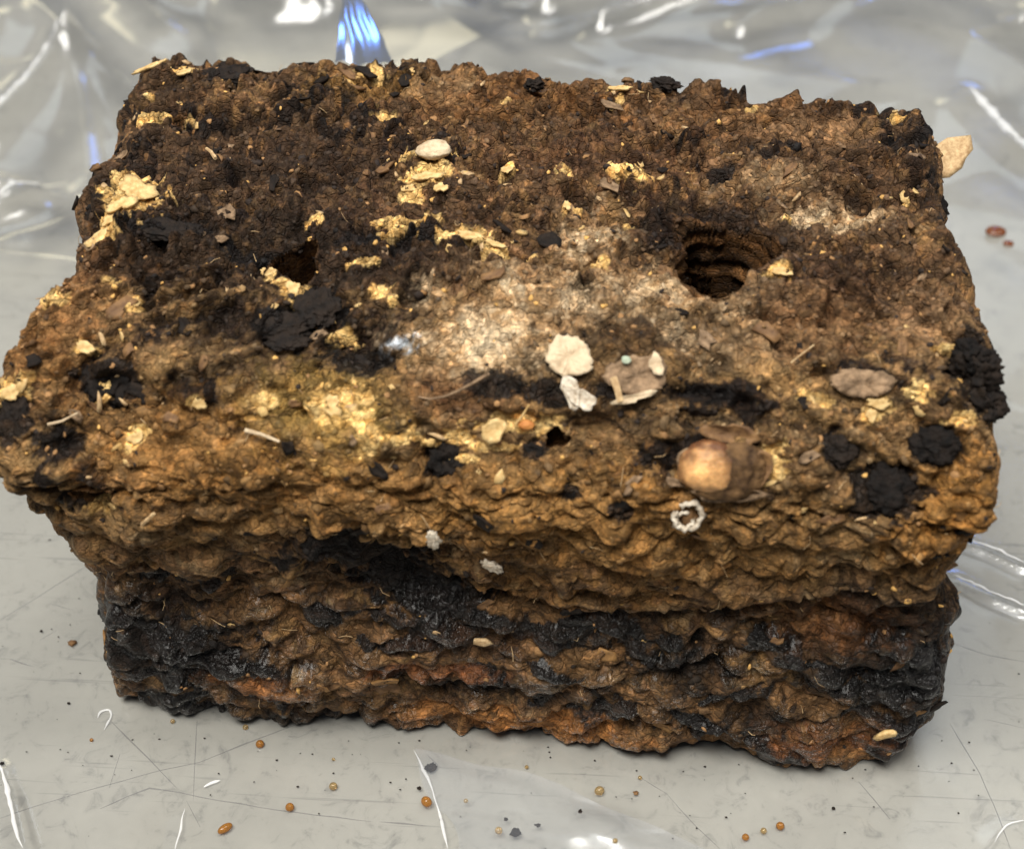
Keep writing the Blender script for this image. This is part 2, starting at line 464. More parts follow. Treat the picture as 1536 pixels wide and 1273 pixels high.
GASH = [([(470, 780), (560, 800), (640, 850), (700, 872), (760, 897), (830, 908)], .20, .13), ([(830, 905), (900, 918), (980, 925), (1060, 925), (1130, 905), (1200, 885), (1300, 872), (1430, 838)], .22, .12),
        ([(130, 868), (200, 902), (290, 908), (370, 895), (440, 905)], .17, .10), ([(590, 1000), (650, 1040), (720, 1056), (800, 1068)], .22, .12), ([(40, 722), (110, 748), (175, 762)], .25, .10),
        ([(660, 770), (760, 800), (830, 792), (900, 812)], .12, .06), ([(500, 758), (560, 790), (650, 808), (730, 818)], .14, .07), ([(990, 595), (1060, 588), (1120, 598)], .22, .09),
        ([(1015, 1010), (1045, 975), (1052, 950)], .26, .14), ([(600, 352), (700, 362), (760, 376), (800, 388)], .2, .09), ([(860, 860), (950, 872), (1020, 868)], .12, .06),
        ([(480, 1060), (540, 1075), (620, 1082)], .2, .1), ([(1100, 740), (1180, 770), (1260, 778)], .15, .07), ([(900, 1000), (980, 985), (1060, 1000), (1130, 1010)], .18, .08),
        ([(380, 800), (450, 790), (500, 800)], .14, .06), ([(300, 830), (380, 850), (470, 870)], .12, .07), ([(1150, 860), (1230, 845), (1290, 850)], .1, .06), ([(900, 760), (960, 790), (1010, 800)], .1, .05),
        ([(200, 820), (260, 850), (330, 860)], .14, .08), ([(1270, 1010), (1350, 1000), (1420, 990)], .15, .08), ([(860, 1090), (960, 1075), (1060, 1080)], .14, .08), ([(260, 960), (330, 975), (420, 960)], .16, .09)]
gash = np.zeros(len(P))
def seg_dist(pts):
    best = np.full(len(P), 9.0)
    for a_, b_ in zip(pts[:-1], pts[1:]):
        A_ = np.array(a_); D_ = np.array(b_) - A_
        t_ = np.clip(((P - A_) @ D_) / (D_ @ D_), 0, 1)
        best = np.minimum(best, np.linalg.norm(P - A_ - t_[:, None] * D_, axis=1))
    return best
for pts_, dp_, wd_ in GASH:
    dd_ = seg_dist([on_block(u, v)[0] for u, v in pts_]) + (nC - 0.5) * 0.5 + (nB - 0.5) * .5
    g_ = np.exp(-(np.maximum(dd_, 0) / wd_) ** 2)
    h -= dp_ * 1.15 * g_
    gash = np.maximum(gash, g_ * min(1, dp_ * 4))
col = mixc(col, L(34, 25, 19), gash * 0.85)  # shadow of the undercut lines put into the colour too

def blob(u, v, rx, ry, sharp=0.25, rag=0.9, fine=1.2):
    """0..1 mask of a ragged spot round the place seen at photo pixel (u, v); radii in cm"""
    c, n = on_block(u, v)
    d = P - np.array(c)
    q = np.sqrt((d[:, 0] / rx) ** 2 + (d[:, 1] ** 2 + d[:, 2] ** 2) / ry ** 2)
    near = q < 2.2
    m = np.zeros(len(P), np.float32)
    rg = (nC[near] - 0.5) * 2.0 + (nD[near] - 0.5) * fine + (c3[near, 0] - 0.5) * 0.7
    m[near] = sstep(1 + sharp, 1 - sharp, q[near] + rag * rg)
    return m, near, q, c
# soft dark / light zones of the top: (u, v, rx, ry, colour, strength)
ZONES = [
    (330, 260, 3.4, 2.4, L(44, 33, 25), .6), (440, 335, 2.2, 1.0, L(26, 20, 16), .8), (250, 130, 1.5, 1.2, L(40, 30, 23), .6), (250, 380, 2.0, 1.0, L(40, 30, 22), .6),
    (520, 240, 2.0, 1.3, L(42, 31, 24), .6), (500, 400, 2.6, 1.1, L(34, 26, 20), .75),
    (640, 330, 2.2, 1.4, L(54, 38, 27), .5), (470, 500, 2.4, .9, L(36, 27, 23), .75),
    (1015, 325, .8, .8, L(26, 20, 17), .85), (980, 490, 1.8, .75, L(34, 25, 19), .8), (1060, 330, 1.9, 1.1, L(30, 21, 16), .8),
    (1250, 430, 2.0, 1.1, L(42, 28, 21), .7), (1270, 270, 2.2, 1.0, L(60, 42, 28), .4),
    (900, 240, 2.4, 1.2, L(72, 48, 32), .5), (750, 430, 1.2, .6, L(60, 42, 28), .3),
    (760, 140, 3, 1.4, L(118, 82, 46), .45), (1130, 180, 2.4, 1.2, L(110, 78, 46), .45), (560, 130, 1.6, .8, L(120, 90, 45), .5),
    (70, 520, 1.0, 1.3, L(138, 98, 56), .45), (120, 420, .7, 1.4, L(130, 94, 60), .4),
    (260, 680, 2.0, 1.2, L(140, 100, 52), .5), (600, 740, 4.5, 1.2, L(140, 101, 52), .45), (950, 800, 4, 1.4, L(140, 102, 54), .45),
    (1420, 770, 1.2, 1.4, L(150, 106, 50), .6), (500, 610, 1.6, .9, L(150, 122, 66), .6),
    (800, 880, 3.0, .5, L(125, 90, 48), .4), (1330, 955, 1.9, 1.9, L(19, 17, 17), .85), (1390, 1040, 1.0, 1.6, L(18, 16, 17), .85),
    (240, 965, 2.2, 1.2, L(20, 17, 16), .85), (430, 1060, 1.6, .35, L(18, 17, 16), .8), (250, 1035, 1.6, .3, L(20, 18, 16), .8), (900, 1130, 2.2, .3, L(22, 18, 16), .7), (250, 960, 1.9, 1.0, L(22, 18, 17), .8), (230, 900, 1.2, .5, L(40, 30, 24), .7), (1030, 1000, 1.1, .7, L(16, 14, 13), .9),
    (720, 1030, 2.0, .45, L(18, 16, 15), .9), (560, 1075, 1.2, .4, L(18, 16, 16), .85), (1160, 1075, 1.0, .5, L(18, 16, 16), .85),
    (780, 1080, 2.6, .5, L(166, 112, 60), .6), (650, 1000, 1.3, .35, L(160, 104, 66), .6), (400, 1010, 1.2, .4, L(150, 98, 56), .5),
    (1260, 920, 1.2, .7, L(116, 76, 42), .5), (1250, 1100, 1.3, .6, L(126, 80, 42), .5), (700, 960, 1.4, .6, L(62, 44, 32), .7),
    (1230, 480, 1.3, .8, L(130, 98, 68), .5), (1400, 470, .9, 1.1, L(132, 104, 76), .6), (1200, 200, 1.6, .6, L(124, 98, 72), .6),
    (690, 590, 1.6, .5, L(96, 66, 42), .6),
]
for u, v, rx, ry, c, s in ZONES:
    m, near, q, cc = blob(u, v, rx, ry, 0.5, 0.75)
    col = mixc(col, c * (0.7 + 0.6 * c3[:, 1:2]), m * s)
# mycelium bloom
fil, = fields(np.stack([W1[:, 0], W1[:, 1] * 1, W1[:, 2]], 1), [('n', 5.0, 7)])
for u, v, rx, ry, s in [(735, 480, 1.3, 1.0, .85), (700, 520, 1.3, .7, .6), (790, 430, 1.0, .6, .8), (890, 345, .7, 1.0, .8), (960, 420, 1.0, .6, .6),
                        (1040, 470, 1.0, .7, .55), (730, 520, .7, .5, .85), (1250, 320, .9, .4, .75), (1150, 270, 1.0, .6, .4), (680, 120, .8, .4, .4),
                        (640, 100, .7, .4, .3), (1100, 520, .8, .5, .35), (850, 470, .9, .5, .6), (1110, 430, 1.1, .5, .3)]:
    m, near, q, cc = blob(u, v, rx * 1.0, ry * 1.0, 0.7, 0.9)
    m = m * sstep(0.36, 0.5, fil * 0.3 + nB * 0.7)
    col = mixc(col, L(160, 130, 94), m * s * .9)
    col = mixc(col, L(214, 194, 162), m * s * s * sstep(0.46, 0.60, fil * .4 + nB * .6) * 1.1)
    h -= m * 0.35 * (h - hbig)
# large black rot patches: (u, v, rx, ry)
for u, v, rx, ry in [(560, 835, 1.25, .8), (620, 870, 1.3, .55), (690, 900, .9, .4), (500, 800, .6, .5), (340, 110, .75, .5), (480, 462, .55, .5), (430, 492, .75, .45),
                     (535, 540, .75, .3), (165, 565, .7, .6), (1330, 735, .85, .55), (1255, 675, .4, .38), (668, 690, .45, .35), (800, 675, .3, .22),
                     (20, 620, .45, .7), (90, 660, .5, .4), (1420, 305, .4, .35), (1460, 560, .5, .9), (250, 340, .9, .35), (930, 760, .25, .22), (857, 740, .22, .16),
                     (1400, 670, .5, .4), (825, 590, .6, .3), (1050, 590, .7, .22), (1080, 250, .5, .2), (380, 360, .7, .3), (575, 350, 1.1, .35),
                     (920, 585, .4, .2), (270, 180, .35, .3), (1110, 700, .2, .2), (240, 860, .8, .2), (130, 750, .6, .25), (110, 810, .4, .4), (740, 575, .6, .3)]:
    m, near, q, cc = blob(u, v, rx, ry, 0.12, 0.8)
    col = mixc(col, L(21, 17, 16) * (0.7 + 0.7 * c3[:, 1:2]), m * 0.93)
    wet = np.maximum(wet, m * 0.12)
    h -= 0.10 * m
# yellow torn patches
YELL = [(205, 295, .55, .7), (170, 330, .25, .5), (150, 362, .3, .25), (190, 312, .4, .3), (640, 272, .45, .22), (615, 288, .3, .2), (660, 262, .5, .22), (610, 330, .7, .13),
        (700, 355, .5, .16), (745, 370, .3, .12), (400, 410, .22, .15), (440, 435, .22, .22), (420, 420, .2, .12), (130, 522, .3, .15), (12, 590, .35, .3), (40, 575, .2, .25),
        (300, 602, .22, .16), (400, 600, .2, .14), (500, 600, .35, .3), (540, 620, .45, .4), (480, 615, .3, .2), (550, 655, .3, .25), (620, 655, .35, .15), (680, 655, .5, .16),
        (745, 640, .5, .25), (790, 640, .7, .16), (810, 628, .5, .12), (735, 665, .5, .12), (1320, 605, .3, .16), (1305, 625, .15, .22), (1170, 410, .3, .12),
        (935, 138, .55, .12), (275, 112, .3, .2), (225, 100, .6, .12), (195, 118, .3, .12), (230, 152, .1, .1), (590, 345, .4, .08), (847, 262, .2, .1), (850, 305, .1, .16),
        (760, 255, .16, .14), (935, 260, .4, .12), (960, 270, .3, .2), (570, 435, .3, .18), (590, 452, .15, .12), (520, 500, .35, .12), (640, 235, .6, .3), (160, 420, .2, .1),
        (200, 455, .14, .16), (80, 450, .3, .15), (150, 590, .15, .2), (200, 660, .25, .25), (210, 655, .18, .18), (760, 95, .2, .08), (560, 110, .5, .18), (580, 180, .3, .1),
        (520, 120, .3, .25), (1350, 180, .35, .1), (930, 155, .12, .1), (1430, 525, .4, .1), (1375, 590, .3, .18), (1160, 690, .28, .25), (1440, 625, .35, .12), (1130, 155, .2, .1),
        (300, 600, .1, .1), (1365, 295, .1, .1), (1180, 320, .12, .12), (870, 310, .12, .12), (540, 390, .35, .1), (470, 320, .2, .15), (700, 690, .3, .08), (610, 660, .25, .08),
        (725, 957, .0001, .0001), (155, 760, .3, .2), (60, 770, .35, .25), (1210, 590, .2, .1), (1240, 600, .2, .12), (905, 390, .2, .12), (940, 320, .2, .12), (800, 380, .12, .08)]
for u, v, rx, ry in YELL:
    if rx < .01: continue
    m, near, q, cc = blob(u, v, rx * 1.0, ry * 1.15, 0.10, 1.3, .5)
    m = m * sstep(0.33, 0.38, nC + 0.15 * (c4[:, 1] - .3))
    t = sstep(0.3, 0.7, fil)[:, None]
    yc = (L(190, 146, 80) * (1 - t) + L(234, 202, 138) * t) * (0.75 + 0.4 * c3[:, 1:2])
    col = mixc(col, yc, m * 0.95)
    h -= 0.6 * m * (h - hbig)
    h += 0.03 * m
# pale fringe round the yellow places
for u, v, rx, ry, s in [(560, 630, 1.3, .7, .8), (520, 110, 1.6, .6, .6), (790, 650, 1.8, .4, .7), (640, 280, 1.3, .5, .5), (920, 290, 1.6, .7, .5), (1330, 610, 1.3, .4, .5), (200, 310, 1, .9, .5),
                        (300, 610, 1.2, .4, .4), (100, 560, 1.2, .5, .4), (590, 170, .8, .5, .6), (1430, 600, 1., .6, .5), (1340, 180, .7, .3, .5)]:
    m, near, q, cc = blob(u, v, rx, ry, 0.3, 0.8)
    col = mixc(col, L(198, 168, 104), m * s * .55 * sstep(0.62, 0.68, nD * 0.6 + c4[:, 1] * 0.3))
for u, v, rx, ry in [(605, 513, .3, .16), (600, 520, .35, .14)]:
    m, near, q, cc = blob(u, v, rx, ry, 0.3, 1.0)
    col = mixc(col, L(190, 200, 212), m * sstep(0.45, 0.6, fil) * .9)

# ------------------------------------------------------------------ large sculpted features
def bump_at(u, v, rx, ry, amp, p=1.0):
    global h
    c, n = on_block(u, v); d = P - np.array(c)
    q = (d[:, 0] / rx) ** 2 + (d[:, 1] ** 2 + d[:, 2] ** 2) / ry ** 2
    h += amp * np.exp(-q * p)
bump_at(350, 240, 3, 2.2, -0.35); bump_at(440, 370, 1.6, 1.0, -0.45); bump_at(1060, 350, 1.8, 1.2, -0.40)
bump_at(600, 870, 2.2, .45, -0.22); bump_at(1080, 640, 1.2, .9, 0.25); bump_at(350, 660, 2.6, .8, 0.25)
bump_at(165, 560, .8, .6, -0.2); bump_at(520, 640, 1.6, .8, 0.15); bump_at(1330, 740, .8, .5, -.15)
bump_at(430, 1000, 2, .5, 0.2); bump_at(720, 1035, 1.8, .35, -0.3); bump_at(1200, 870, 3, .35, 0.2)
bump_at(560, 830, 1.0, .5, -0.15); bump_at(1180, 1120, 1.3, .5, 0.25); bump_at(1480, 680, .8, 1.0, .15)
# level ground under the things that lie on the block
SPOTS = [(1080, 705, .7), (854, 537, .55), (1292, 576, .75), (651, 231, .45), (862, 588, .4), (955, 570, .7), (1031, 770, .35), (835, 652, .45), (925, 586, .3), (742, 646, .3),
         (650, 800, .25), (740, 838, .32), (724, 957, .3), (790, 637, .2), (682, 592, .6), (1258, 675, .3), (395, 651, .35), (320, 240, .3)]
spotc = []
for u, v, r_ in SPOTS:
    c, n = on_block(u, v); spotc.append((c, r_)); d = P - np.array(c)
    q = np.linalg.norm(d, axis=1) / r_; mk = np.exp(-q ** 4); nr = q < 1.2
    h = h * (1 - .85 * mk) + .85 * mk * (float(np.mean(h[nr])) + 0.02)
down = np.zeros_like(P); down[:, 2] = -1
Q = P + Nn * h[:, None]
lip = np.clip(h, -0.3, 0.5) * front * 0.15
Q[:, 2] -= lip * sstep(0.3, 1.5, Q[:, 2])
Q += (warpf - 0.5) * 0.05
for j_ in range(3): Q[:, j_] = relax(Q[:, j_], 3, 0.6 * np.maximum(front, side))
# holes: (u, v, radius x, radius y, depth)
for u, v, hx, hy, dep in [(1085, 364, 1.18, 1.30, 4.6), (441, 382, .60, .66, 4.5), (268, 172, .2, .22, .8), (835, 657, .26, .2, .7), (135, 750, .45, .2, .8)]:
    c, n = on_block(u, v); c = np.array(c); n = np.array(n)
    t1 = np.cross([0, 1, 0.0] if abs(n[2]) > .6 else [0, 0, 1.0], n); t1 /= np.linalg.norm(t1); t2 = np.cross(n, t1)
    d = P - c; a = d @ t1; b = d @ t2
    ang = np.arctan2(b, a)
    q = np.sqrt((a / hx) ** 2 + (b / hy) ** 2) * (1 + 0.16 * np.sin(ang * 3 + u) + 0.10 * np.sin(ang * 5 + v) + 0.55 * (sB - 0.5))
    ins = (q < 1.0) & (np.abs(d @ n) < 1.0)
    t = q[ins]
    wall = np.clip((t - 0.25) / 0.75, 0, 1)                      # 0 floor .. 1 rim
    depth = dep * (1 - wall ** 0.8)
    rad = np.where(t < 0.25, t / 0.25 * 0.95, 0.95 + 0.05 * wall ** 2)
    rdg = (0.05 + 0.26 * sstep(.4, .6, sA[ins])) * np.sin(depth * 8.5 + np.sin(ang[ins] * 2 + v) * .9 + 2.6 * (sB[ins] - .5) * 2 + 1.0 * np.sin(depth * 2.3)) * sstep(0, .3, depth)
    rad = rad * (1 - np.abs(rdg) + 0.03 * np.sin(depth * 17 + ang[ins] * 3))
    sc_ = rad / np.maximum(t, 1e-4)
    inpl = np.outer(a[ins] * sc_, t1) + np.outer(b[ins] * sc_, t2)
    new = c + inpl - np.outer(depth, n)
    wgt = sstep(1.0, 0.9, t)[:, None]
    Q[ins] = Q[ins] * (1 - wgt) + (new + n * 0.0) * wgt
    cold = col[ins]
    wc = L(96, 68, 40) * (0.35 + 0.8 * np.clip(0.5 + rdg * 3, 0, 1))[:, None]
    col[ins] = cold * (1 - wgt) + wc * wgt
Q[:, 2] = np.maximum(Q[:, 2], 0.04 + 0.02 * nD)
print('sculpt', round(time.time() - T0, 1))

me = quadmesh('substrate_block', Q, quads)
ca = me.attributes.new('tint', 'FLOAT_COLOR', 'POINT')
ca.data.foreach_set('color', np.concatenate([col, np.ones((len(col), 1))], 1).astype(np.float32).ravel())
wa = me.attributes.new('wet', 'FLOAT', 'POINT')
wa.data.foreach_set('value', np.clip(wet, 0, 1).astype(np.float32))
root = bpy.data.objects.new('substrate_block', None); C.objects.link(root)
root.empty_display_size = 0.05
tag(root, 'large crumbly brown block of mushroom substrate with two holes in top, on clear plastic', 'substrate block')
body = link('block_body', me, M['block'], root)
print('mesh', round(time.time() - T0, 1))

# fine BVH of the part of the surface that faces up or forward
Qn = vnormals(Q, quads)
fq = quads[(Nn[quads[:, 0], 2] > -0.75) & ((Nn[quads[:, 0], 1] < 0.5) | (Nn[quads[:, 0], 2] > 0.3))]
# thin out by using every grid quad but only float lists once
fb = BVHTree.FromPolygons(Q.tolist(), fq.tolist())
print('bvh', round(time.time() - T0, 1))
def frame_at(u, v, lift=0.0, spin=0.0, nmix=0.5):
    loc, nor = on_block(u, v, fb)
    l2, n2 = on_block(u, v)
    n = (nor * (1 - nmix) + n2 * nmix).normalized()
    return frame(loc, n, lift + .07, spin)
def frame(loc, n, lift=0.0, spin=0.0, s=(1, 1, 1)):
    n = Vector(n).normalized()
    x = Vector((1, 0, 0)); x = (x - n * x.dot(n)).normalized(); y = n.cross(x)
    Rm = Matrix((x, y, n)).transposed().to_4x4()
    return Matrix.Translation((Vector(loc) + n * lift) * CM) @ Rm @ Matrix.Rotation(spin, 4, 'Z') @ Matrix.Diagonal((s[0], s[1], s[2], 1))

# ------------------------------------------------------------------ part shapes
def ragged(name, rx, ry, thick, m, seed, seg=14, rings=3, rag=0.25, cup=0.0, rough=0.1, jit=0.0):
    """irregular scale: top surface in rings, rim and closed underside"""
    rr = random.Random(seed); v = []; f = []
    ph = [rr.uniform(0, 6.3) for _ in range(4)]
    out = [1 + rag * (.55 * math.sin(2 * math.pi * i / seg * 2 + ph[0]) + .4 * math.sin(2 * math.pi * i / seg * 3 + ph[1]) + .3 * math.sin(2 * math.pi * i / seg * 5 + ph[2])) + rr.uniform(-rag, rag) * .3 + rr.uniform(-jit, jit) for i in range(seg)]
    v.append((0, 0, thick + rr.uniform(-.5, .5) * rough * rx))
    for k in range(1, rings + 1):
        t = k / rings
        for i in range(seg):
            a = 2 * math.pi * i / seg + rr.uniform(-.1, .1)
            r = t * (out[i] * t + (1 - t))
            v.append((rx * r * math.cos(a), ry * r * math.sin(a), thick * (1 - 0.35 * t ** 3) + cup * t * t + rr.uniform(-1, 1) * rough * rx * .5))
    top_n = len(v)
    for i in range(seg):
        p = v[top_n - seg + i]; v.append((p[0] * .92, p[1] * .92, p[2] - thick - .02))
    v.append((0, 0, -0.08))
    for i in range(seg):
        j = (i + 1) % seg
        f.append((0, 1 + i, 1 + j))
        for k in range(1, rings):
            a0 = 1 + (k - 1) * seg; b0 = a0 + seg
            f.append((a0 + i, b0 + i, b0 + j, a0 + j))
        a0 = 1 + (rings - 1) * seg
        f.append((a0 + i, top_n + i, top_n + j, a0 + j)); f.append((top_n + j, top_n + i, len(v) - 1))
    me = pydata(name, v, f); me.materials.append(m)
    me.polygons.foreach_set('use_smooth', np.ones(len(me.polygons), dtype=bool))
    return me
def lump(name, rx, ry, rz, m, seed, sub=4, amp=0.35, freq=1.6, dent=None):
    import bmesh
    bm = bmesh.new(); bmesh.ops.create_icosphere(bm, subdivisions=sub, radius=1)
    o = Vector((seed * 7.3, seed * 1.7, 0))
    for q in bm.verts:
        p = q.co.copy()
        k = 1 + amp * (mnoise.noise(p * freq + o) + 0.5 * mnoise.noise(p * freq * 2.7 + o) + 0.28 * mnoise.noise(p * freq * 6 + o))
        p = p * k
        if dent and p.z > 0:
            r2 = math.hypot(p.x, p.y) / dent[0]
            p.z -= dent[1] * math.exp(-r2 * r2)
        q.co = Vector((p.x * rx, p.y * ry, p.z * rz)) * CM
    me = bpy.data.meshes.new(name); bm.to_mesh(me); bm.free()
    me.materials.append(m)
    me.polygons.foreach_set('use_smooth', np.ones(len(me.polygons), dtype=bool))
    return me
def stickmesh(name, pts, r0, r1, m, seg=6, flat=1.0):
    v = []; f = []
    n = len(pts)
    for i, p in enumerate(pts):
        p = Vector(p); t = (Vector(pts[min(i + 1, n - 1)]) - Vector(pts[max(i - 1, 0)])).normalized()
        s = t.cross(Vector((0, 0, 1))).normalized(); u = s.cross(t)
        r = r0 + (r1 - r0) * i / (n - 1)
        for k in range(seg):
            a = 2 * math.pi * k / seg
            v.append(p + s * r * math.cos(a) + u * r * flat * math.sin(a))
    for i in range(n - 1):
        for k in range(seg):
            k2 = (k + 1) % seg
            f.append((i * seg + k, i * seg + k2, (i + 1) * seg + k2, (i + 1) * seg + k))
    f.append(tuple(range(seg))[::-1]); f.append(tuple((n - 1) * seg + k for k in range(seg)))
    me = pydata(name, v, f); me.materials.append(m)
    return me
def part(name, me, mw, label=None, parent=None):
    o = bpy.data.objects.new(name, me); C.objects.link(o)
    o.parent = parent or root; o.matrix_local = mw
    if label: o['label'] = label
    return o

# the young mushroom stub on the front shoulder
import bmesh
def stub():
    bm = bmesh.new(); bmesh.ops.create_icosphere(bm, subdivisions=6, radius=1)
    cols = []
    for q in bm.verts:
        p = q.co.copy()
        n1 = mnoise.noise(p * 1.3 + Vector((3, 1, 2))); n2 = mnoise.noise(p * 4 + Vector((9, 1, 2))); n3 = mnoise.noise(p * 11)
        ang = math.atan2(p.y, p.x)
        k = 1 + 0.10 * n1 + 0.03 * n2 + 0.012 * n3
        base = max(0, 0.15 - p.z)
        k += 0.05 * math.sin(ang * 9 + 3 * n1) * min(1, base * 2)
        q.co = Vector((p.x * .68 * k, p.y * .56 * k, (p.z if p.z > 0 else p.z * .8) * .55 * k)) * CM
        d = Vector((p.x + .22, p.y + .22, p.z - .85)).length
        t = min(1, max(0, 1.35 - d * 1.25 + 0.30 * n2))  # tan crown, brightened by a painted highlight
        e = min(1, max(0, (p.x * 0.9 + p.y * .15 - 0.25 + 0.25 * n2) * 2.2))  # shadow side on the right, painted into the tint
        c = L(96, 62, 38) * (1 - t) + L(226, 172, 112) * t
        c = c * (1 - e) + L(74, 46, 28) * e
        if p.z < 0.05 + 0.15 * n2: c = c * .6 + L(104, 76, 48) * .4
        rimd = abs(p.z - (0.02 + 0.12 * n2))
        if rimd < 0.035: c = L(205, 170, 130)
        cols.append(c)
    me = bpy.data.meshes.new('mushroom_stub'); bm.to_mesh(me); bm.free()
    a = me.attributes.new('tint', 'FLOAT_COLOR', 'POINT')
    a.data.foreach_set('color', np.concatenate([np.array(cols), np.ones((len(cols), 1))], 1).astype(np.float32).ravel())
    me.materials.append(M['stub']); me.polygons.foreach_set('use_smooth', np.ones(len(me.polygons), dtype=bool))
    return me
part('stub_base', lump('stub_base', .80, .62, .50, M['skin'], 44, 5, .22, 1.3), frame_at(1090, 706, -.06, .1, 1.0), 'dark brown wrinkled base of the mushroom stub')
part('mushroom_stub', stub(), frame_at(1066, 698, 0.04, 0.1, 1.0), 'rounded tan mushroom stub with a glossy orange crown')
# husk folds round the stub
for i, (u, v, rx, ry, sp) in enumerate([(1035, 700, .22, .5, .2), (1090, 735, .7, .2, .05), (1140, 700, .22, .4, -.3), (1095, 650, .6, .22, -.2)]):
    part('husk_flake', ragged('husk_flake', rx, ry, .06, M['grey' if i < 2 else 'brown'], 40 + i, 16, 4, .25, .18, .12), frame_at(u, v, -.02, sp, .9))
part('pale_scale', ragged('pale_scale', .46, .50, .05, M['cream'], 11, 44, 6, .12, .0, .09, .05), frame_at(854, 537, .03, .3, .9), 'round cream scale with a ragged rim')
part('grey_scale', ragged('grey_scale', .68, .30, .06, M['grey'], 15, 40, 6, .10, .0, .10, .05), frame_at(1292, 576, .01, -.05, .9), 'oblong greyish scale')
part('smooth_nub', lump('smooth_nub', .42, .30, .18, M['cream'], 3, 4, .15, 1.0), frame_at(651, 231, .04, 0, .9), 'smooth pale orange nub')
part('curled_hull', ragged('curled_hull', .32, .22, .05, M['white'], 21, 16, 4, .3, .12, .18), frame_at(872, 600, .08, -.6, .7), 'white curled hull fragment')
part('curled_hull', ragged('curled_hull', .18, .34, .05, M['white'], 22, 16, 4, .3, .12, .18), frame_at(856, 590, .06, .5, .7))
part('torn_flake', ragged('torn_flake', .62, .46, .04, M['grey'], 25, 36, 5, .18, .10, .12, .08), frame_at(955, 565, .01, .2, .8), 'brown torn flake with an orange ragged edge')
part('torn_flake', ragged('torn_flake', .16, .22, .06, M['cream'], 27, 12, 3, .3, .10, .12), frame_at(985, 552, .13, .2, .8))
part('torn_flake', ragged('torn_flake', .45, .10, .06, M['cream'], 28, 16, 3, .35, .05, .1), frame_at(950, 598, .12, .25, .8))
part('green_speck', lump('green_speck', .10, .09, .06, M['green'], 5, 3, .2), frame_at(938, 545, .16, 0, .8), 'pale green speck')
part('wood_splinter', stickmesh('wood_splinter', [(-.26, 0, .05), (0, .01, .07), (.27, 0, .05)], .075, .065, M['straw'], 4, .5), frame_at(925, 586, .16, -1.25, .8), 'flat pale splinter')
def ring(name, r, tube, m, seed, squash=1.0, gap=0.0, seg=30):
    rr = random.Random(seed); v = []; f = []; ts = 8
    for i in range(seg + 1):
        a = gap + (2 * math.pi - gap) * i / seg
        n_ = mnoise.noise(Vector((math.cos(a) * 2, math.sin(a) * 2, seed)))
        R_ = r * (1 + .32 * n_)
        for k in range(ts):
            b = 2 * math.pi * k / ts; tb = tube * (1 + 1.1 * mnoise.noise(Vector((a * 4, b, seed + 3))))
            v.append(((R_ + tb * math.cos(b)) * math.cos(a), (R_ + tb * math.cos(b)) * math.sin(a) * squash, tb * 1.6 * math.sin(b) + .05))
    for i in range(seg):
        for k in range(ts):
            k2 = (k + 1) % ts; f.append((i * ts + k, i * ts + k2, (i + 1) * ts + k2, (i + 1) * ts + k))
    me = pydata(name, v, f); me.materials.append(m)
    me.polygons.foreach_set('use_smooth', np.ones(len(me.polygons), dtype=bool)); return me
part('hull_ring', ring('hull_ring', .27, .055, M['white'], 4, 1.15, .5), frame_at(1031, 770, .06, 2.2, .9), 'white ring shaped hull')
part('hull_ring', ring('hull_ring', .17, .04, M['white'], 9, 1.0, .9), frame_at(1027, 776, .03, .3, .9))
part('hull_core', lump('hull_core', .19, .2, .12, M['brown'], 8, 3), frame_at(1033, 773, -.02, 0, .9))
part('fibrous_ring', ring('fibrous_ring', .38, .05, M['yellow'], 5, .95, .8), frame_at(835, 652, .10, -.8, .9), 'yellow fibrous ring around a dark pit')
part('fibrous_ring', ring('fibrous_ring', .43, .03, M['straw'], 6, .95, 2.2), frame_at(838, 654, .12, -1.2, .9))
part('fibrous_ring', ring('fibrous_ring', .46, .022, M['straw'], 16, .9, 3.0), frame_at(832, 650, .14, 1.8, .9))
part('orange_seed', lump('orange_seed', .17, .11, .08, M['orange'], 6, 3, .2), frame_at(790, 637, .05, 0, .8), 'small orange seed coat')
part('yellow_flake', ragged('yellow_flake', .28, .24, .05, M['yellow'], 31, 14, 3, .3, .1, .12), frame_at(742, 646, .1, .4, .8))
# torn sheets of yellow wood lying flush in the surface
for i, (u, v, rx, ry, sp) in enumerate([(208, 288, .40, .42, .5), (185, 310, .34, .20, .9), (168, 332, .26, .12, .9), (148, 358, .30, .11, .7), (642, 268, .34, .15, .1), (617, 286, .24, .12, .5),
        (662, 285, .16, .13, .2), (705, 356, .34, .09, .0), (742, 369, .22, .08, -.4), (402, 410, .17, .11, 0), (441, 434, .14, .17, .4), (128, 523, .24, .12, -.2), (300, 604, .16, .11, .3),
        (1318, 605, .24, .11, .1), (1306, 624, .10, .17, .3), (1172, 410, .22, .09, -.1), (277, 112, .22, .12, -.3), (225, 104, .42, .07, .55), (500, 604, .16, .14, 0), (205, 657, .16, .13, .3),
        (850, 312, .08, .13, 0), (760, 258, .12, .09, .4), (18, 590, .20, .14, .2), (930, 136, .35, .07, -.2)]):
    part('yellow_flake', ragged('yellow_flake', rx, ry, .035, M['yellow'], 300 + i, 26, 4, .30, .02, .10, .16), frame_at(u, v, -.015, sp, .7))
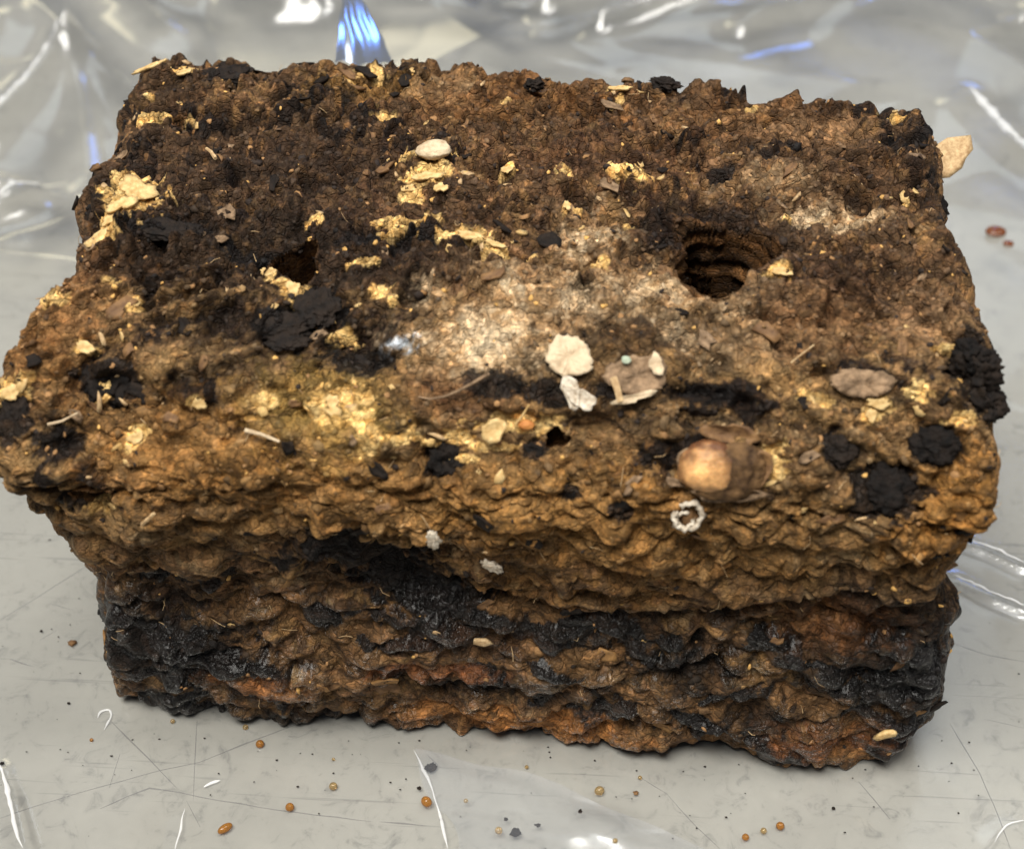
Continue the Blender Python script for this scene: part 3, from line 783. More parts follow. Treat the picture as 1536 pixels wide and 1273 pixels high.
# dark cups and lumps
def cup(u, v, rx, ry, rz, seed, m='black', dent=(.5, .9), spin=0.0, lift=0.0, amp=.35, label=None, name='dark_cup'):
    part(name, lump(name, rx * 1.05, ry * 1.05, rz * .6, M[m], seed, 5, amp * 1.2, 1.9, dent), frame_at(u, v, lift - .08, spin, .75), label)
cup(168, 572, .55, .50, .45, 2, label='black cupped growth at the front left corner')
cup(1258, 675, .34, .30, .22, 3, 'dark', (.7, .4), label='round dark disc beside the mushroom stub')
cup(668, 692, .32, .34, .3, 4, 'black', (.5, .8))
cup(800, 676, .24, .14, .12, 5)
cup(1332, 738, .62, .46, .26, 6, 'black', None, 0, 0, .5, 'black rough lump on the right shoulder', 'dark_lump')
cup(1402, 668, .42, .36, .26, 7, 'black', (.4, .5), 0, 0, .4, None, 'dark_lump')
cup(338, 112, .65, .42, .16, 8, 'dark', None, .3, .02, .35, None, 'dark_scale')
cup(477, 462, .42, .40, .16, 9, 'dark', (.5, .6), 0, 0, .35, None, 'dark_scale')
cup(425, 490, .50, .28, .12, 10, 'dark', None, 0, 0, .35, None, 'dark_scale')
cup(430, 512, .40, .2, .12, 11, 'dark', None, .2, 0, .35, None, 'dark_scale')
cup(540, 540, .50, .22, .12, 12, 'dark', None, -.2, 0, .35, None, 'dark_scale')
cup(255, 345, .60, .26, .12, 13, 'dark', None, .1, 0, .35, None, 'dark_scale')
cup(1415, 305, .32, .30, .12, 14, 'black', None, .1, 0, .35, None, 'dark_scale')
cup(25, 620, .30, .5, .2, 15, 'dark', None, .1, 0, .35, None, 'dark_scale')
cup(788, 98, .22, .16, .22, 16, 'dark', None, .1, .1, .5, None, 'dark_lump')
cup(998, 128, .32, .2, .2, 17, 'dark', None, .1, .05, .5, None, 'dark_lump')
cup(930, 757, .17, .15, .06, 18, 'black', None, 0, 0, .3, None, 'dark_scale')
cup(857, 742, .14, .10, .06, 19, 'black', None, 0, 0, .3, None, 'dark_scale')
# rugged dark bracket sticking out at the right edge
def bracket(u, v, rx, ry, rz, m, seed, rot, lift, label=None):
    loc, n = on_block(u, v); loc = loc + Vector((.02, 0, -.1))
    mw = Matrix.Translation((loc + Vector(lift)) * CM) @ Matrix.Rotation(rot, 4, 'Z')
    part('bark_bracket', lump('bark_bracket', rx, ry, rz, M[m], seed, 5, .45, 1.9), mw, label)
bracket(1465, 560, .52, .45, .50, 'dark', 20, .2, (-.05, .1, .1), 'dark rugged bark bracket jutting out at the right edge')
bracket(1478, 600, .42, .40, .40, 'dark', 22, .6, (.0, .1, -.1))
bracket(1455, 545, .35, .35, .30, 'black', 23, .1, (-.1, .0, .3))
# pale wood chip behind the back right corner
loc = at_z(1415, 240, 10.4)
part('wood_chip', ragged('wood_chip', .75, .52, .10, M['straw'], 67, 11, 4, .30, .05, .14, .10),
     Matrix.Translation(loc * CM) @ Matrix.Rotation(math.radians(38), 4, 'X') @ Matrix.Rotation(.4, 4, 'Z'), 'pale wood chip poking out at the back right corner')
# sticks
part('twig', stickmesh('twig', [(-.33, 0, .05), (0, .02, .08), (.33, 0, .05)], .035, .05, M['straw'], 5), frame_at(320, 240, .06, -1.0, .8), 'short pale splinter on the dark back left of the top')
part('twig', stickmesh('twig', [(-.75, -.02, .03), (-.5, -.08, .06), (-.2, -.05, .08), (.1, .05, .1), (.45, .22, .08), (.75, .38, .02)], .02, .045, M['grey'], 6), frame_at(682, 592, .05, .1, .9), 'thin curved twig')
part('twig', stickmesh('twig', [(-.35, .03, .05), (0, .0, .09), (.4, -.1, .04)], .05, .03, M['cream'], 6), frame_at(395, 651, .05, -.1, .8), 'pale splinter on the front shoulder')
part('twig', stickmesh('twig', [(-.3, -.05, .05), (0, .0, .09), (.35, .15, .12)], .035, .02, M['cream'], 6), frame_at(95, 628, .06, .1, .8))
part('twig', stickmesh('twig', [(-.22, -.05, .05), (0, .0, .09), (.26, .1, .1)], .03, .02, M['yellow'], 6), frame_at(785, 622, .06, .7, .8))
part('twig', stickmesh('twig', [(-.22, 0, .05), (0, .03, .09), (.26, .02, .05)], .05, .04, M['straw'], 6), frame_at(224, 770, .04, .8, .8))
part('twig', stickmesh('twig', [(-.3, 0, .05), (0, .02, .09), (.3, .05, .05)], .02, .015, M['straw'], 6), frame_at(1205, 535, .04, .6, .8))
part('wood_flake', ragged('wood_flake', .26, .13, .05, M['straw'], 71, 5, 2, .15, 0, .03), frame_at(724, 957, .05, -.05, .8), 'small square pale chip on the dark front')
part('wood_flake', ragged('wood_flake', .28, .10, .07, M['yellow'], 72, 8, 2, .3, 0, .1), frame_at(1328, 1095, .05, .5, .8), 'pale flake low on the front right')
part('white_crust', lump('white_crust', .13, .24, .06, M['white'], 31, 4, .6, 2.2), frame_at(650, 800, .10, .1, .8), 'white crust left of the other one on the front')
part('white_crust', lump('white_crust', .28, .13, .07, M['white'], 33, 4, .6, 2.2), frame_at(740, 838, .12, -.7, .8), 'white crust above the dark band')

# ------------------------------------------------------------------ scattered flakes: individual parts
vis = np.where(((Qn[:, 2] > 0.1) | (Qn[:, 1] < -0.35)) & (Q[:, 2] > 0.6))[0]
nprng = np.random.default_rng(5)
kinds = {
    'yellow': [ragged('wood_flake', .15, .10, .03, M['yellow'], 100 + i, 7, 1, .4, .04, .2) for i in range(5)],
    'straw': [ragged('wood_flake', .17, .07, .03, M['straw'], 110 + i, 6, 1, .35, .02, .2) for i in range(4)],
    'brown': [ragged('bark_flake', .26, .19, .05, M['brown'], 120 + i, 7, 2, .5, .05, .2) for i in range(5)],
    'ochre': [ragged('bark_flake', .28, .20, .05, M['ochre'], 130 + i, 7, 2, .5, .05, .2) for i in range(5)],
    'dark': [ragged('dark_flake', .26, .18, .05, M['dark'], 140 + i, 7, 2, .5, .06, .2) for i in range(5)],
    'grey': [ragged('husk_flake', .22, .16, .04, M['grey'], 150 + i, 7, 2, .5, .05, .2) for i in range(4)],
}
def put(kind, i, s):
    if any((Vector(Q[i]) - c_).length < r_ + .25 for c_, r_ in spotc): return
    me_ = rnd.choice(kinds[kind])
    n = Vector(Nn[i]) * .6 + Vector(Qn[i]) * .4 + Vector((rnd.uniform(-.15, .15), rnd.uniform(-.15, .15), rnd.uniform(-.1, .1)))
    sx = s * rnd.uniform(.8, 1.3)
    mw = frame(Q[i], n, -0.02, rnd.uniform(-3.1, 3.1) if Nn[i, 2] > .6 else rnd.gauss(0, .5), (sx, s * rnd.uniform(.6, 1.1), s))
    part(me_.name.split('.')[0], me_, mw)
ycent = [on_block(u, v)[0] for u, v, a, b in YELL if a > .01]
for k in range(80):
    c = rnd.choice(ycent); p = c + Vector((rnd.gauss(0, .5), rnd.gauss(0, .4), rnd.gauss(0, .25)))
    loc, nor, i, dist = fb.find_nearest(p)
    i = fq[i][0]; put('yellow' if rnd.random() < .6 else 'straw', i, rnd.uniform(.5, 1.2))
for k, (kind, n, s0, s1) in enumerate((('yellow', 25, .35, .7), ('straw', 12, .4, .8))):
    for i in nprng.choice(vis, n): put(kind, i, rnd.uniform(s0, s1))
topi = vis[Nn[vis, 2] > .5]; fri = vis[Nn[vis, 2] <= .5]
for kind, pool, n in (('brown', topi, 45), ('dark', topi, 50), ('grey', topi, 25), ('brown', fri, 18), ('ochre', fri, 22), ('dark', fri, 22)):
    for i in nprng.choice(pool, n): put(kind, i, rnd.uniform(.5, 1.1))

# ------------------------------------------------------------------ countless crumbs: one part
def crumbs(n, seed):
    rg = np.random.default_rng(seed)
    prob = np.where(Nn[vis, 2] > .45, 1.0, 0.35); prob /= prob.sum()
    ii = rg.choice(vis, n, p=prob)
    k = 6
    ang = np.arange(k) / k * 2 * np.pi
    s = rg.uniform(.02, .085, n) * (1 + (rg.random(n) > .93) * .8)
    nn = Nn[ii] * .5 + Qn[ii] * .5 + rg.normal(0, .35, (n, 3)); nn /= np.linalg.norm(nn, axis=1)[:, None]
    t = rg.normal(0, 1, (n, 3)); t -= (t * nn).sum(1)[:, None] * nn; t /= np.linalg.norm(t, axis=1)[:, None]
    b = np.cross(nn, t)
    asp = rg.uniform(.35, 1, n)
    rad = rg.uniform(.7, 1.3, (n, k))
    ringv = Q[ii][:, None] + (np.cos(ang)[None] * rad * s[:, None])[..., None] * t[:, None] + (np.sin(ang)[None] * rad * (s * asp)[:, None])[..., None] * b[:, None]
    zt = rg.uniform(.1, .7, (n, k)) * (s * .5)[:, None]
    topv = ringv * 1.0 + zt[..., None] * nn[:, None]
    ctr = Q[ii] + nn * (s * rg.uniform(.1, .5, n))[:, None]
    botv = ringv - nn[:, None] * (s * .4)[:, None, None]
    V = np.concatenate([topv, botv, ctr[:, None]], 1).reshape(-1, 3)
    base = (np.arange(n) * (2 * k + 1))[:, None]
    tris = []
    for j in range(k):
        j2 = (j + 1) % k
        tris.append(base + np.array([[j, j2, 2 * k]])); tris.append(base + np.array([[j, k + j, k + j2]])); tris.append(base + np.array([[j, k + j2, j2]]))
    F = np.concatenate(tris)
    me = bpy.data.meshes.new('loose_crumbs')
    me.vertices.add(len(V)); me.vertices.foreach_set('co', (V * CM).astype(np.float32).ravel())
    me.loops.add(len(F) * 3); me.loops.foreach_set('vertex_index', F.astype(np.int32).ravel())
    me.polygons.add(len(F)); me.polygons.foreach_set('loop_start', np.arange(0, len(F) * 3, 3, dtype=np.int32))
    me.update(calc_edges=True)
    cc = col[ii] * rg.uniform(.6, 1.5, (n, 1))
    pick = rg.random(n)
    cc[pick > .965] = L(206, 160, 92); cc[pick < .10] = L(40, 30, 24); cc[(pick > .90) & (pick < .965)] = L(150, 112, 72)
    vc = np.repeat(cc, 2 * k + 1, 0)
    a = me.attributes.new('tint', 'FLOAT_COLOR', 'POINT')
    a.data.foreach_set('color', np.concatenate([vc, np.ones((len(vc), 1))], 1).astype(np.float32).ravel())
    return me
o = link('loose_crumbs', crumbs(5500, 3), M['crumb'], root, smooth=False); o['kind'] = 'stuff'
# thin fibres standing off the surface
def fibres(n, seed):
    rg = random.Random(seed); v = []; f = []
    for k in range(n):
        i = int(vis[rg.randrange(len(vis))])
        p = Vector(Q[i]); nn = Vector(Qn[i])
        d = Vector((rg.gauss(0, 1), rg.gauss(0, 1), rg.gauss(0, .6))); d = (d - nn * d.dot(nn) * .8).normalized()
        ln = rg.uniform(.12, .42); w_ = rg.uniform(.006, .013)
        s = d.cross(nn).normalized() * w_; u_ = nn * w_
        b = len(v); bend = nn * rg.uniform(-.04, .1)
        for q, c_ in ((p, 0), (p + d * ln * .5 + bend, 1), (p + d * ln, 0)):
            v += [q + s, q + u_, q - s]
        for a_ in (0, 3):
            for j in range(3):
                j2 = (j + 1) % 3; f.append((b + a_ + j, b + a_ + j2, b + a_ + 3 + j2, b + a_ + 3 + j))
    return pydata('fine_fibres', v, f)
o = link('fine_fibres', fibres(160, 4), M['straw'], root); o['kind'] = 'stuff'
print('parts', round(time.time() - T0, 1))

# ------------------------------------------------------------------ table
m, nt, b = mat('worn_steel')
v = ocoord(nt, 1)
nz1 = N(nt, 'ShaderNodeTexNoise', Scale=0.12, Detail=6.0, Roughness=0.6); nt.links.new(v, nz1.inputs['Vector'])
r1 = ramp(nt, [(0.3, (0.27, 0.256, 0.217)), (0.7, (0.36, 0.345, 0.300))]); nt.links.new(nz1.outputs['Fac'], r1.inputs[0])
nz2 = N(nt, 'ShaderNodeTexNoise', Scale=1.6, Detail=8.0, Roughness=0.75, Distortion=1.2); nt.links.new(v, nz2.inputs['Vector'])
r2 = ramp(nt, [(0.30, 0.50), (0.46, 1.0), (.7, 1.06)]); nt.links.new(nz2.outputs['Fac'], r2.inputs[0])
mx = N(nt, 'ShaderNodeMix', data_type='RGBA', blend_type='MULTIPLY'); mx.inputs[0].default_value = .8
nt.links.new(r1.outputs[0], mx.inputs[6]); nt.links.new(r2.outputs[0], mx.inputs[7])
# fine scratches in two directions
prev = mx.outputs[2]
for k, (ang, sx, sy) in enumerate(((0.5, 0.10, 5.0), (-0.9, 0.12, 4.0), (1.4, .15, 4.5))):
    tc = N(nt, 'ShaderNodeTexCoord'); mp = N(nt, 'ShaderNodeMapping')
    mp.inputs['Rotation'].default_value = (0, 0, ang); mp.inputs['Scale'].default_value = (sx * 100, sy * 100, 1)
    nt.links.new(tc.outputs['Object'], mp.inputs['Vector'])
    nn_ = N(nt, 'ShaderNodeTexNoise', Scale=1.0, Detail=3.0, Roughness=0.6); nt.links.new(mp.outputs[0], nn_.inputs['Vector'])
    rr_ = ramp(nt, [(0.30, 0.68), (0.345, 1.0)]); nt.links.new(nn_.outputs['Fac'], rr_.inputs[0])
    mm = N(nt, 'ShaderNodeMix', data_type='RGBA', blend_type='MULTIPLY'); mm.inputs[0].default_value = .8
    nt.links.new(prev, mm.inputs[6]); nt.links.new(rr_.outputs[0], mm.inputs[7]); prev = mm.outputs[2]
nt.links.new(prev, b.inputs['Base Color'])
b.inputs['Metallic'].default_value = 0.25
rr2 = ramp(nt, [(0.3, 0.34), (0.7, 0.48)]); nt.links.new(nz2.outputs['Fac'], rr2.inputs[0]); nt.links.new(rr2.outputs[0], b.inputs['Roughness'])
M['table'] = m
tb = bpy.data.meshes.new('table_top')
bm = bmesh.new(); bmesh.ops.create_cube(bm, size=1)
for q in bm.verts: q.co = Vector((q.co.x * 2.6, q.co.y * 2.0 + .35, q.co.z * .04 - .02))
bm.to_mesh(tb); bm.free()
table = link('table_top', tb, m, smooth=False); tag(table, 'worn light grey steel table top', None, kind='structure')
m2, nt2, b2 = mat('scratch_mark')
b2.inputs['Base Color'].default_value = (.14, .13, .115, 1); b2.inputs['Roughness'].default_value = .5; b2.inputs['Alpha'].default_value = .5
def scratch(pts, wd=.022):
    P3 = [at_z(u, v_, 0) for u, v_ in pts]; v = []; f = []
    fine = []
    for a, b_ in zip(P3[:-1], P3[1:]):
        n = max(2, int((b_ - a).length / .4))
        for i in range(n): fine.append(a.lerp(b_, i / n))
    fine.append(P3[-1])
    for i, p in enumerate(fine):
        t = (fine[min(i + 1, len(fine) - 1)] - fine[max(i - 1, 0)]).normalized(); s = Vector((-t.y, t.x, 0))
        ww = wd * (.35 + .65 * abs(mnoise.noise(p * .9)) * 2) * (0.3 if i in (0, len(fine) - 1) else 1)
        j = Vector((mnoise.noise(p * 2) * .02, mnoise.noise(p * 2 + Vector((5, 5, 5))) * .02, .004))
        v += [p + s * ww + j, p - s * ww + j]
        if i: f.append((2 * i - 2, 2 * i - 1, 2 * i + 1, 2 * i))
    o = link('scratch', pydata('scratch', v, f), m2, table); return o
for s in ([(0, 1226), (120, 1188), (240, 1155), (300, 1143), (360, 1118), (448, 1085)], [(150, 1212), (190, 1195), (225, 1181), (245, 1184), (330, 1200), (420, 1215), (560, 1232)],
          [(163, 1078), (205, 1120), (245, 1160), (265, 1182)], [(0, 930), (60, 893), (128, 850)], [(1430, 965), (1480, 982), (1536, 992)], [(1425, 1085), (1470, 1160), (1500, 1230), (1515, 1273)],
          [(1000, 1190), (1045, 1240), (1080, 1273)], [(280, 1200), (300, 1240)], [(15, 988), (50, 1000)], [(1476, 1078), (1536, 1092)], [(1288, 1172), (1335, 1228)], [(640, 1130), (660, 1150)],
          [(180, 1130), (165, 1180)], [(295, 1080), (290, 1200)], [(960, 1165), (1000, 1190)], [(75, 905), (110, 915)], [(60, 960), (85, 945)], [(570, 1232), (640, 1238)]):
    scratch(s)

# ------------------------------------------------------------------ plastic film
m, nt, b = mat('clear_plastic')
nt.nodes.remove(b)
out = nt.nodes['Material Output']
tr = N(nt, 'ShaderNodeBsdfTransparent'); tr.inputs[0].default_value = (.97, .975, .98, 1)
gl = N(nt, 'ShaderNodeBsdfGlossy', Roughness=0.16); gl.inputs[0].default_value = (1, 1, 1, 1)
df = N(nt, 'ShaderNodeBsdfDiffuse'); df.inputs[0].default_value = (.74, .78, .86, 1)
fr = N(nt, 'ShaderNodeFresnel', IOR=1.5)
mu = N(nt, 'ShaderNodeMath', operation='MULTIPLY'); mu.inputs[1].default_value = 1.7
nt.links.new(fr.outputs[0], mu.inputs[0])
mx1 = N(nt, 'ShaderNodeMixShader'); mx1.inputs[0].default_value = .075
nt.links.new(tr.outputs[0], mx1.inputs[1]); nt.links.new(df.outputs[0], mx1.inputs[2])
mx2 = N(nt, 'ShaderNodeMixShader'); nt.links.new(mu.outputs[0], mx2.inputs[0])
nt.links.new(mx1.outputs[0], mx2.inputs[1]); nt.links.new(gl.outputs[0], mx2.inputs[2])
nt.links.new(mx2.outputs[0], out.inputs['Surface'])
M['film'] = m
# crumple: linear facets over random points
def facet_field(X, Y, pts, hs):
    res = mgeo.delaunay_2d_cdt([Vector(p) for p in pts], [], [], 0, 1e-6)
    V2, tri, orig = res[0], res[2], res[3]
    hv = [hs[o[0]] if o else 0 for o in orig]
    out = np.zeros(X.shape)
    for t in tri:
        (x0, y0), (x1, y1), (x2, y2) = V2[t[0]], V2[t[1]], V2[t[2]]
        det = (y1 - y2) * (x0 - x2) + (x2 - x1) * (y0 - y2)
        if abs(det) < 1e-9: continue
        a = ((y1 - y2) * (X - x2) + (x2 - x1) * (Y - y2)) / det
        b_ = ((y2 - y0) * (X - x2) + (x0 - x2) * (Y - y2)) / det
        c_ = 1 - a - b_
        ins = (a >= -1e-6) & (b_ >= -1e-6) & (c_ >= -1e-6)
        out[ins] = (a * hv[t[0]] + b_ * hv[t[1]] + c_ * hv[t[2]])[ins]
    return out
xs = np.linspace(-34, 32, 560); ys = np.linspace(-9, 62, 600)
X, Y = np.meshgrid(xs, ys, indexing='ij')
rg = np.random.default_rng(21)
def sheet(seed, npts, amp_fn):
    rg = np.random.default_rng(seed)
    pts = [(x, y) for x in (-35, 33) for y in (-10, 63)] + [(rg.uniform(-35, 33), rg.uniform(-10, 63)) for _ in range(npts)]
    hs = [amp_fn(x, y) * rg.uniform(0, 1) for x, y in pts]
    return facet_field(X, Y, pts, hs)
def amp_big(x, y):
    back = min(1, max(0, (y - 12) / 6)); side = min(1, max(0, (abs(x) - 12.5) / 5)) * min(1, max(0, (y + 0) / 8))
    return .06 + 2.9 * back + 1.0 * side
def amp_small(x, y): return 0.03 + .05 * amp_big(x, y)
Hf = sheet(2, 85, amp_big) + sheet(3, 420, amp_small)
# ridges seen on the sheet: (photo polyline, height, half width)
def ridge_line(pts, amp, wd):
    global Hf
    P3 = [at_z(u, v, 0.2) for u, v in pts]
    best = np.full(X.shape, 1e9)
    for a, b_ in zip(P3[:-1], P3[1:]):
        dx, dy = b_.x - a.x, b_.y - a.y; L2 = dx * dx + dy * dy
        t = np.clip(((X - a.x) * dx + (Y - a.y) * dy) / L2, 0, 1)
        best = np.minimum(best, np.hypot(X - a.x - t * dx, Y - a.y - t * dy))
    Hf += amp * 1.3 * np.exp(-(best / wd) ** 1.25)
for pts, amp, wd in [([(0, 272), (60, 215), (125, 148)], .8, .55), ([(125, 148), (135, 230), (140, 320)], .3, .5), ([(0, 325), (40, 330), (75, 340), (0, 392)], .5, .4),
                     ([(0, 0), (70, 50)], .8, .5), ([(0, 30), (90, 110), (130, 140)], .5, .9), ([(1425, 245), (1480, 295), (1536, 335)], .6, .4),
                     ([(1440, 812), (1480, 825), (1536, 852)], .22, .17), ([(1430, 866), (1480, 892), (1536, 916)], .22, .17),
                     ([(0, 1150), (20, 1210), (36, 1273)], .18, .16), ([(620, 1120), (650, 1190), (670, 1273)], .10, .25),
                     ([(265, 1273), (275, 1220)], .08, .12), ([(1490, 1250), (1510, 1235), (1536, 1232)], .08, .12),
                     ([(820, 85), (950, 48), (1100, 30), (1200, 8)], 1.0, .7), ([(900, 118), (1000, 90), (1180, 62), (1290, 42), (1370, 30)], 1.0, .6),
                     ([(1300, -5), (1390, 18), (1455, 55)], 1.0, .6), ([(340, 12), (380, 40), (425, 78)], .9, .6), ([(600, 20), (700, 12), (800, 35)], .9, .7),
                     ([(1500, 110), (1440, 60), (1400, 40)], .6, .5), ([(1500, 110), (1536, 150)], .6, .5), ([(1100, 130), (1180, 95), (1260, 75)], .6, .8),
                     ([(150, 0), (200, 60), (260, 100)], .5, .9), ([(430, 0), (470, 40), (480, 80)], .6, .8), ([(130, 150), (200, 190), (260, 230)], .4, .8)]:
    ridge_line(pts, amp, wd)
def mound(u, v, ru, rv, rot, amp):
    global Hf
    c = at_z(u, v, 0.3); dx = X - c.x; dy = Y - c.y
    a_ = dx * math.cos(rot) + dy * math.sin(rot); b_ = -dx * math.sin(rot) + dy * math.cos(rot)
    Hf += amp * np.exp(-((a_ / ru) ** 2 + (b_ / rv) ** 2))
for args in ((890, 1235, 1.1, .8, -.2, .34), (705, 1180, 1.6, .7, -.9, .24), (270, 50, 1.0, 1.2, .6, 1.2), (380, 22, 1.4, .8, 0, 1.0), (640, 58, .5, 1.0, 0, .8), (1000, 72, 1.6, .9, .3, 1.0),
             (765, 38, 1.0, .7, .5, .9), (1495, 105, .8, .9, .8, 1.0), (35, 360, 1.3, .8, .5, .7), (450, 60, 2.5, 1.5, .1, 1.0), (700, 60, 3, 1.4, .1, 1.0), (1100, 100, 3, 1.2, .2, 1.0), (20, 120, 1.5, 2.5, .3, .8)):
    mound(*args)
# soften creases slightly
for _ in range(2):
    Hf[1:-1, 1:-1] = (Hf[1:-1, 1:-1] * 2 + Hf[:-2, 1:-1] + Hf[2:, 1:-1] + Hf[1:-1, :-2] + Hf[1:-1, 2:]) / 6
foot = np.clip(np.maximum(np.abs(X) - 10.2, np.maximum(-0.4 - Y, Y - 11)), 0, 4)          # distance from the footprint of the block
Hf = Hf * np.clip(foot / 2.5, 0, 1) + .02
i = np.arange(X.size).reshape(X.shape)
fq_ = np.stack([i[:-1, :-1], i[1:, :-1], i[1:, 1:], i[:-1, 1:]], -1).reshape(-1, 4)
me = quadmesh('plastic_sheet', np.stack([X.ravel(), Y.ravel(), Hf.ravel()], 1), fq_)
film = link('plastic_sheet', me, M['film'])
tag(film, 'clear crumpled plastic sheet spread over the steel table under the brown block', 'plastic sheet')

# folds of the sheet, tilt shaped to mirror a lamp into the camera
def fold(px, ctr_y=None, ctr_z=None, lampv=L_WIN, wav=.05, seed=1, dn=(0, 0, 0)):
    cu = sum(p[0] for p in px) / 4; cv = sum(p[1] for p in px) / 4
    d = ray(cu, cv)
    c = CAM + d * ((ctr_y - CAM.y) / d.y if ctr_y is not None else (ctr_z - CAM.z) / d.z)
    n = ((CAM - c).normalized() + (lampv - c).normalized() + Vector(dn)).normalized()
    cu_ = [(cu + (p[0] - cu) * 1.15, cv + (p[1] - cv) * 1.15) for p in px]; px = cu_ if lampv is not L_BLUE else px
    cor = []
    for u, v_ in px:
        dd = ray(u, v_); cor.append(CAM + dd * ((c - CAM).dot(n) / dd.dot(n)))
    crv = .10 if lampv is L_BLUE else (.05 if lampv is L_GLINT else .13)
    g = 26; V = []; F = []
    for i_ in range(g):
        for j_ in range(g):
            a_, b_ = i_ / (g - 1), j_ / (g - 1)
            q = cor[0].lerp(cor[1], a_).lerp(cor[3].lerp(cor[2], a_), b_)
            o_ = Vector((seed * 3.1, seed, 0))
            e_ = min(a_, 1 - a_, b_, 1 - b_)
            q = q + (cor[1] - cor[0]) * .10 * mnoise.noise(Vector((b_ * 4, seed, 0))) + (cor[3] - cor[0]) * .10 * mnoise.noise(Vector((a_ * 4, seed, 7)))
            q = q + n * (wav * .35 * (mnoise.noise(Vector((a_ * 5, b_ * 1.5, 0)) + o_) * 2) - crv * ((a_ - .5) ** 2 * (cor[1] - cor[0]).length + (b_ - .5) ** 2 * (cor[3] - cor[0]).length))
            V.append(q)
            if i_ and j_: F.append(((i_ - 1) * g + j_ - 1, i_ * g + j_ - 1, i_ * g + j_, (i_ - 1) * g + j_))
    o = link('fold', pydata('fold', V, F), M['film'], film)
    return o
fold([(514, -8), (542, -8), (592, 92), (504, 92)], ctr_y=18, lampv=L_BLUE, wav=.05, seed=1)

# milky film layer added in front in place of a pale sheen, and stress-whitened creases
def sheen_layer(px, z0):
    cor = [at_z(u, v_, z0) for u, v_ in px]; g = 40; V = []; F = []
    for i_ in range(g):
        for j_ in range(g):
            a_, b_ = i_ / (g - 1), j_ / (g - 1)
            q = cor[0].lerp(cor[1], a_).lerp(cor[3].lerp(cor[2], a_), b_)
            V.append(q + Vector((.25 * mnoise.noise(Vector((a_ * 2, b_ * 2, 4))), .25 * mnoise.noise(Vector((a_ * 2, b_ * 2, 9))), .07 * mnoise.noise(Vector((a_ * 5, b_ * 3, 1))))))
            if i_ and j_: F.append(((i_ - 1) * g + j_ - 1, i_ * g + j_ - 1, i_ * g + j_, (i_ - 1) * g + j_))
    link('fold', pydata('fold', V, F), M['film'], film)
sheen_layer([(622, 1122), (690, 1300), (1120, 1300), (840, 1175)], .30)
m, nt, b = mat('whitened_plastic')
b.inputs['Base Color'].default_value = (.80, .80, .80, 1); b.inputs['Roughness'].default_value = .25; b.inputs['Alpha'].default_value = .6
M['crease'] = m
def film_at(x, y):
    a = int(round((x + 34) / 66 * 559)); b_ = int(round((y + 9) / 71 * 599))
    return float(Hf[min(max(a, 0), 559), min(max(b_, 0), 599)])
def crease(pts, r):
    P3 = [at_z(u, v_, .1) for u, v_ in pts]; fine = []
    n_ = len(P3)
    for i_ in range(n_ - 1):                                     # Catmull-Rom through the points
        p0, p1_, p2_, p3_ = P3[max(i_ - 1, 0)], P3[i_], P3[i_ + 1], P3[min(i_ + 2, n_ - 1)]
        k_ = max(4, int((p2_ - p1_).length / .12))
        for j_ in range(k_):
            t = j_ / k_
            fine.append(.5 * ((2 * p1_) + (p2_ - p0) * t + (2 * p0 - 5 * p1_ + 4 * p2_ - p3_) * t * t + (3 * p1_ - p0 - 3 * p2_ + p3_) * t ** 3))
    fine.append(P3[-1]); V = []; F = []
    L_ = len(fine)
    for i_, p in enumerate(fine):
        t = (fine[min(i_ + 1, L_ - 1)] - fine[max(i_ - 1, 0)]).normalized(); s_ = Vector((-t.y, t.x, 0))
        w_ = r * (.35 + 1.0 * abs(mnoise.noise(p * 1.1)) + .5 * abs(mnoise.noise(p * 4))) * min(1, .1 + 4 * min(i_, L_ - 1 - i_) / L_)
        base = Vector((p.x, p.y, film_at(p.x, p.y) + .02)) + s_ * .04 * mnoise.noise(p * 2.3)
        V += [base - s_ * w_, base - s_ * w_ * .4 + Vector((0, 0, w_ * .7)), base + s_ * w_ * .4 + Vector((0, 0, w_ * .7)), base + s_ * w_]
        if i_:
            for k_ in range(3): F.append((4 * i_ - 4 + k_, 4 * i_ - 3 + k_, 4 * i_ + 1 + k_, 4 * i_ + k_))
    link('crease', pydata('crease', V, F), M['crease'], film)
for pts, r in (([(0, 1148), (14, 1190), (22, 1235), (36, 1276)], .085), ([(277, 1212), (270, 1245), (264, 1276)], .03), ([(1436, 808), (1480, 824), (1540, 852)], .05), ([(1428, 866), (1450, 874), (1482, 892), (1540, 918)], .055),
               ([(146, 1074), (150, 1065), (163, 1062), (167, 1070), (160, 1082), (155, 1092)], .05), ([(305, 1179), (316, 1172), (330, 1168)], .05), ([(126, 148), (112, 152), (60, 215), (0, 270)], .10),
               ([(1428, 248), (1480, 292), (1540, 336)], 0.22), ([(1492, 1262), (1506, 1240), (1520, 1233), (1540, 1230)], .035), ([(0, 323), (40, 328), (76, 340), (40, 366), (0, 394)], .08),
               ([(0, 2), (35, 24), (70, 50)], 0.19), ([(960, 110), (1000, 92), (1060, 82), (1180, 62), (1290, 42), (1370, 28)], 0.26), ([(930, 60), (1010, 46), (1100, 34), (1200, 8)], 0.22),
               ([(1300, -4), (1390, 18), (1440, 38), (1456, 56)], 0.26), ([(345, 16), (385, 48), (420, 74)], 0.19), ([(620, 1122), (650, 1190), (672, 1276)], .035), ([(1488, 100), (1505, 108), (1518, 96)], .12)):
    crease(pts, r)

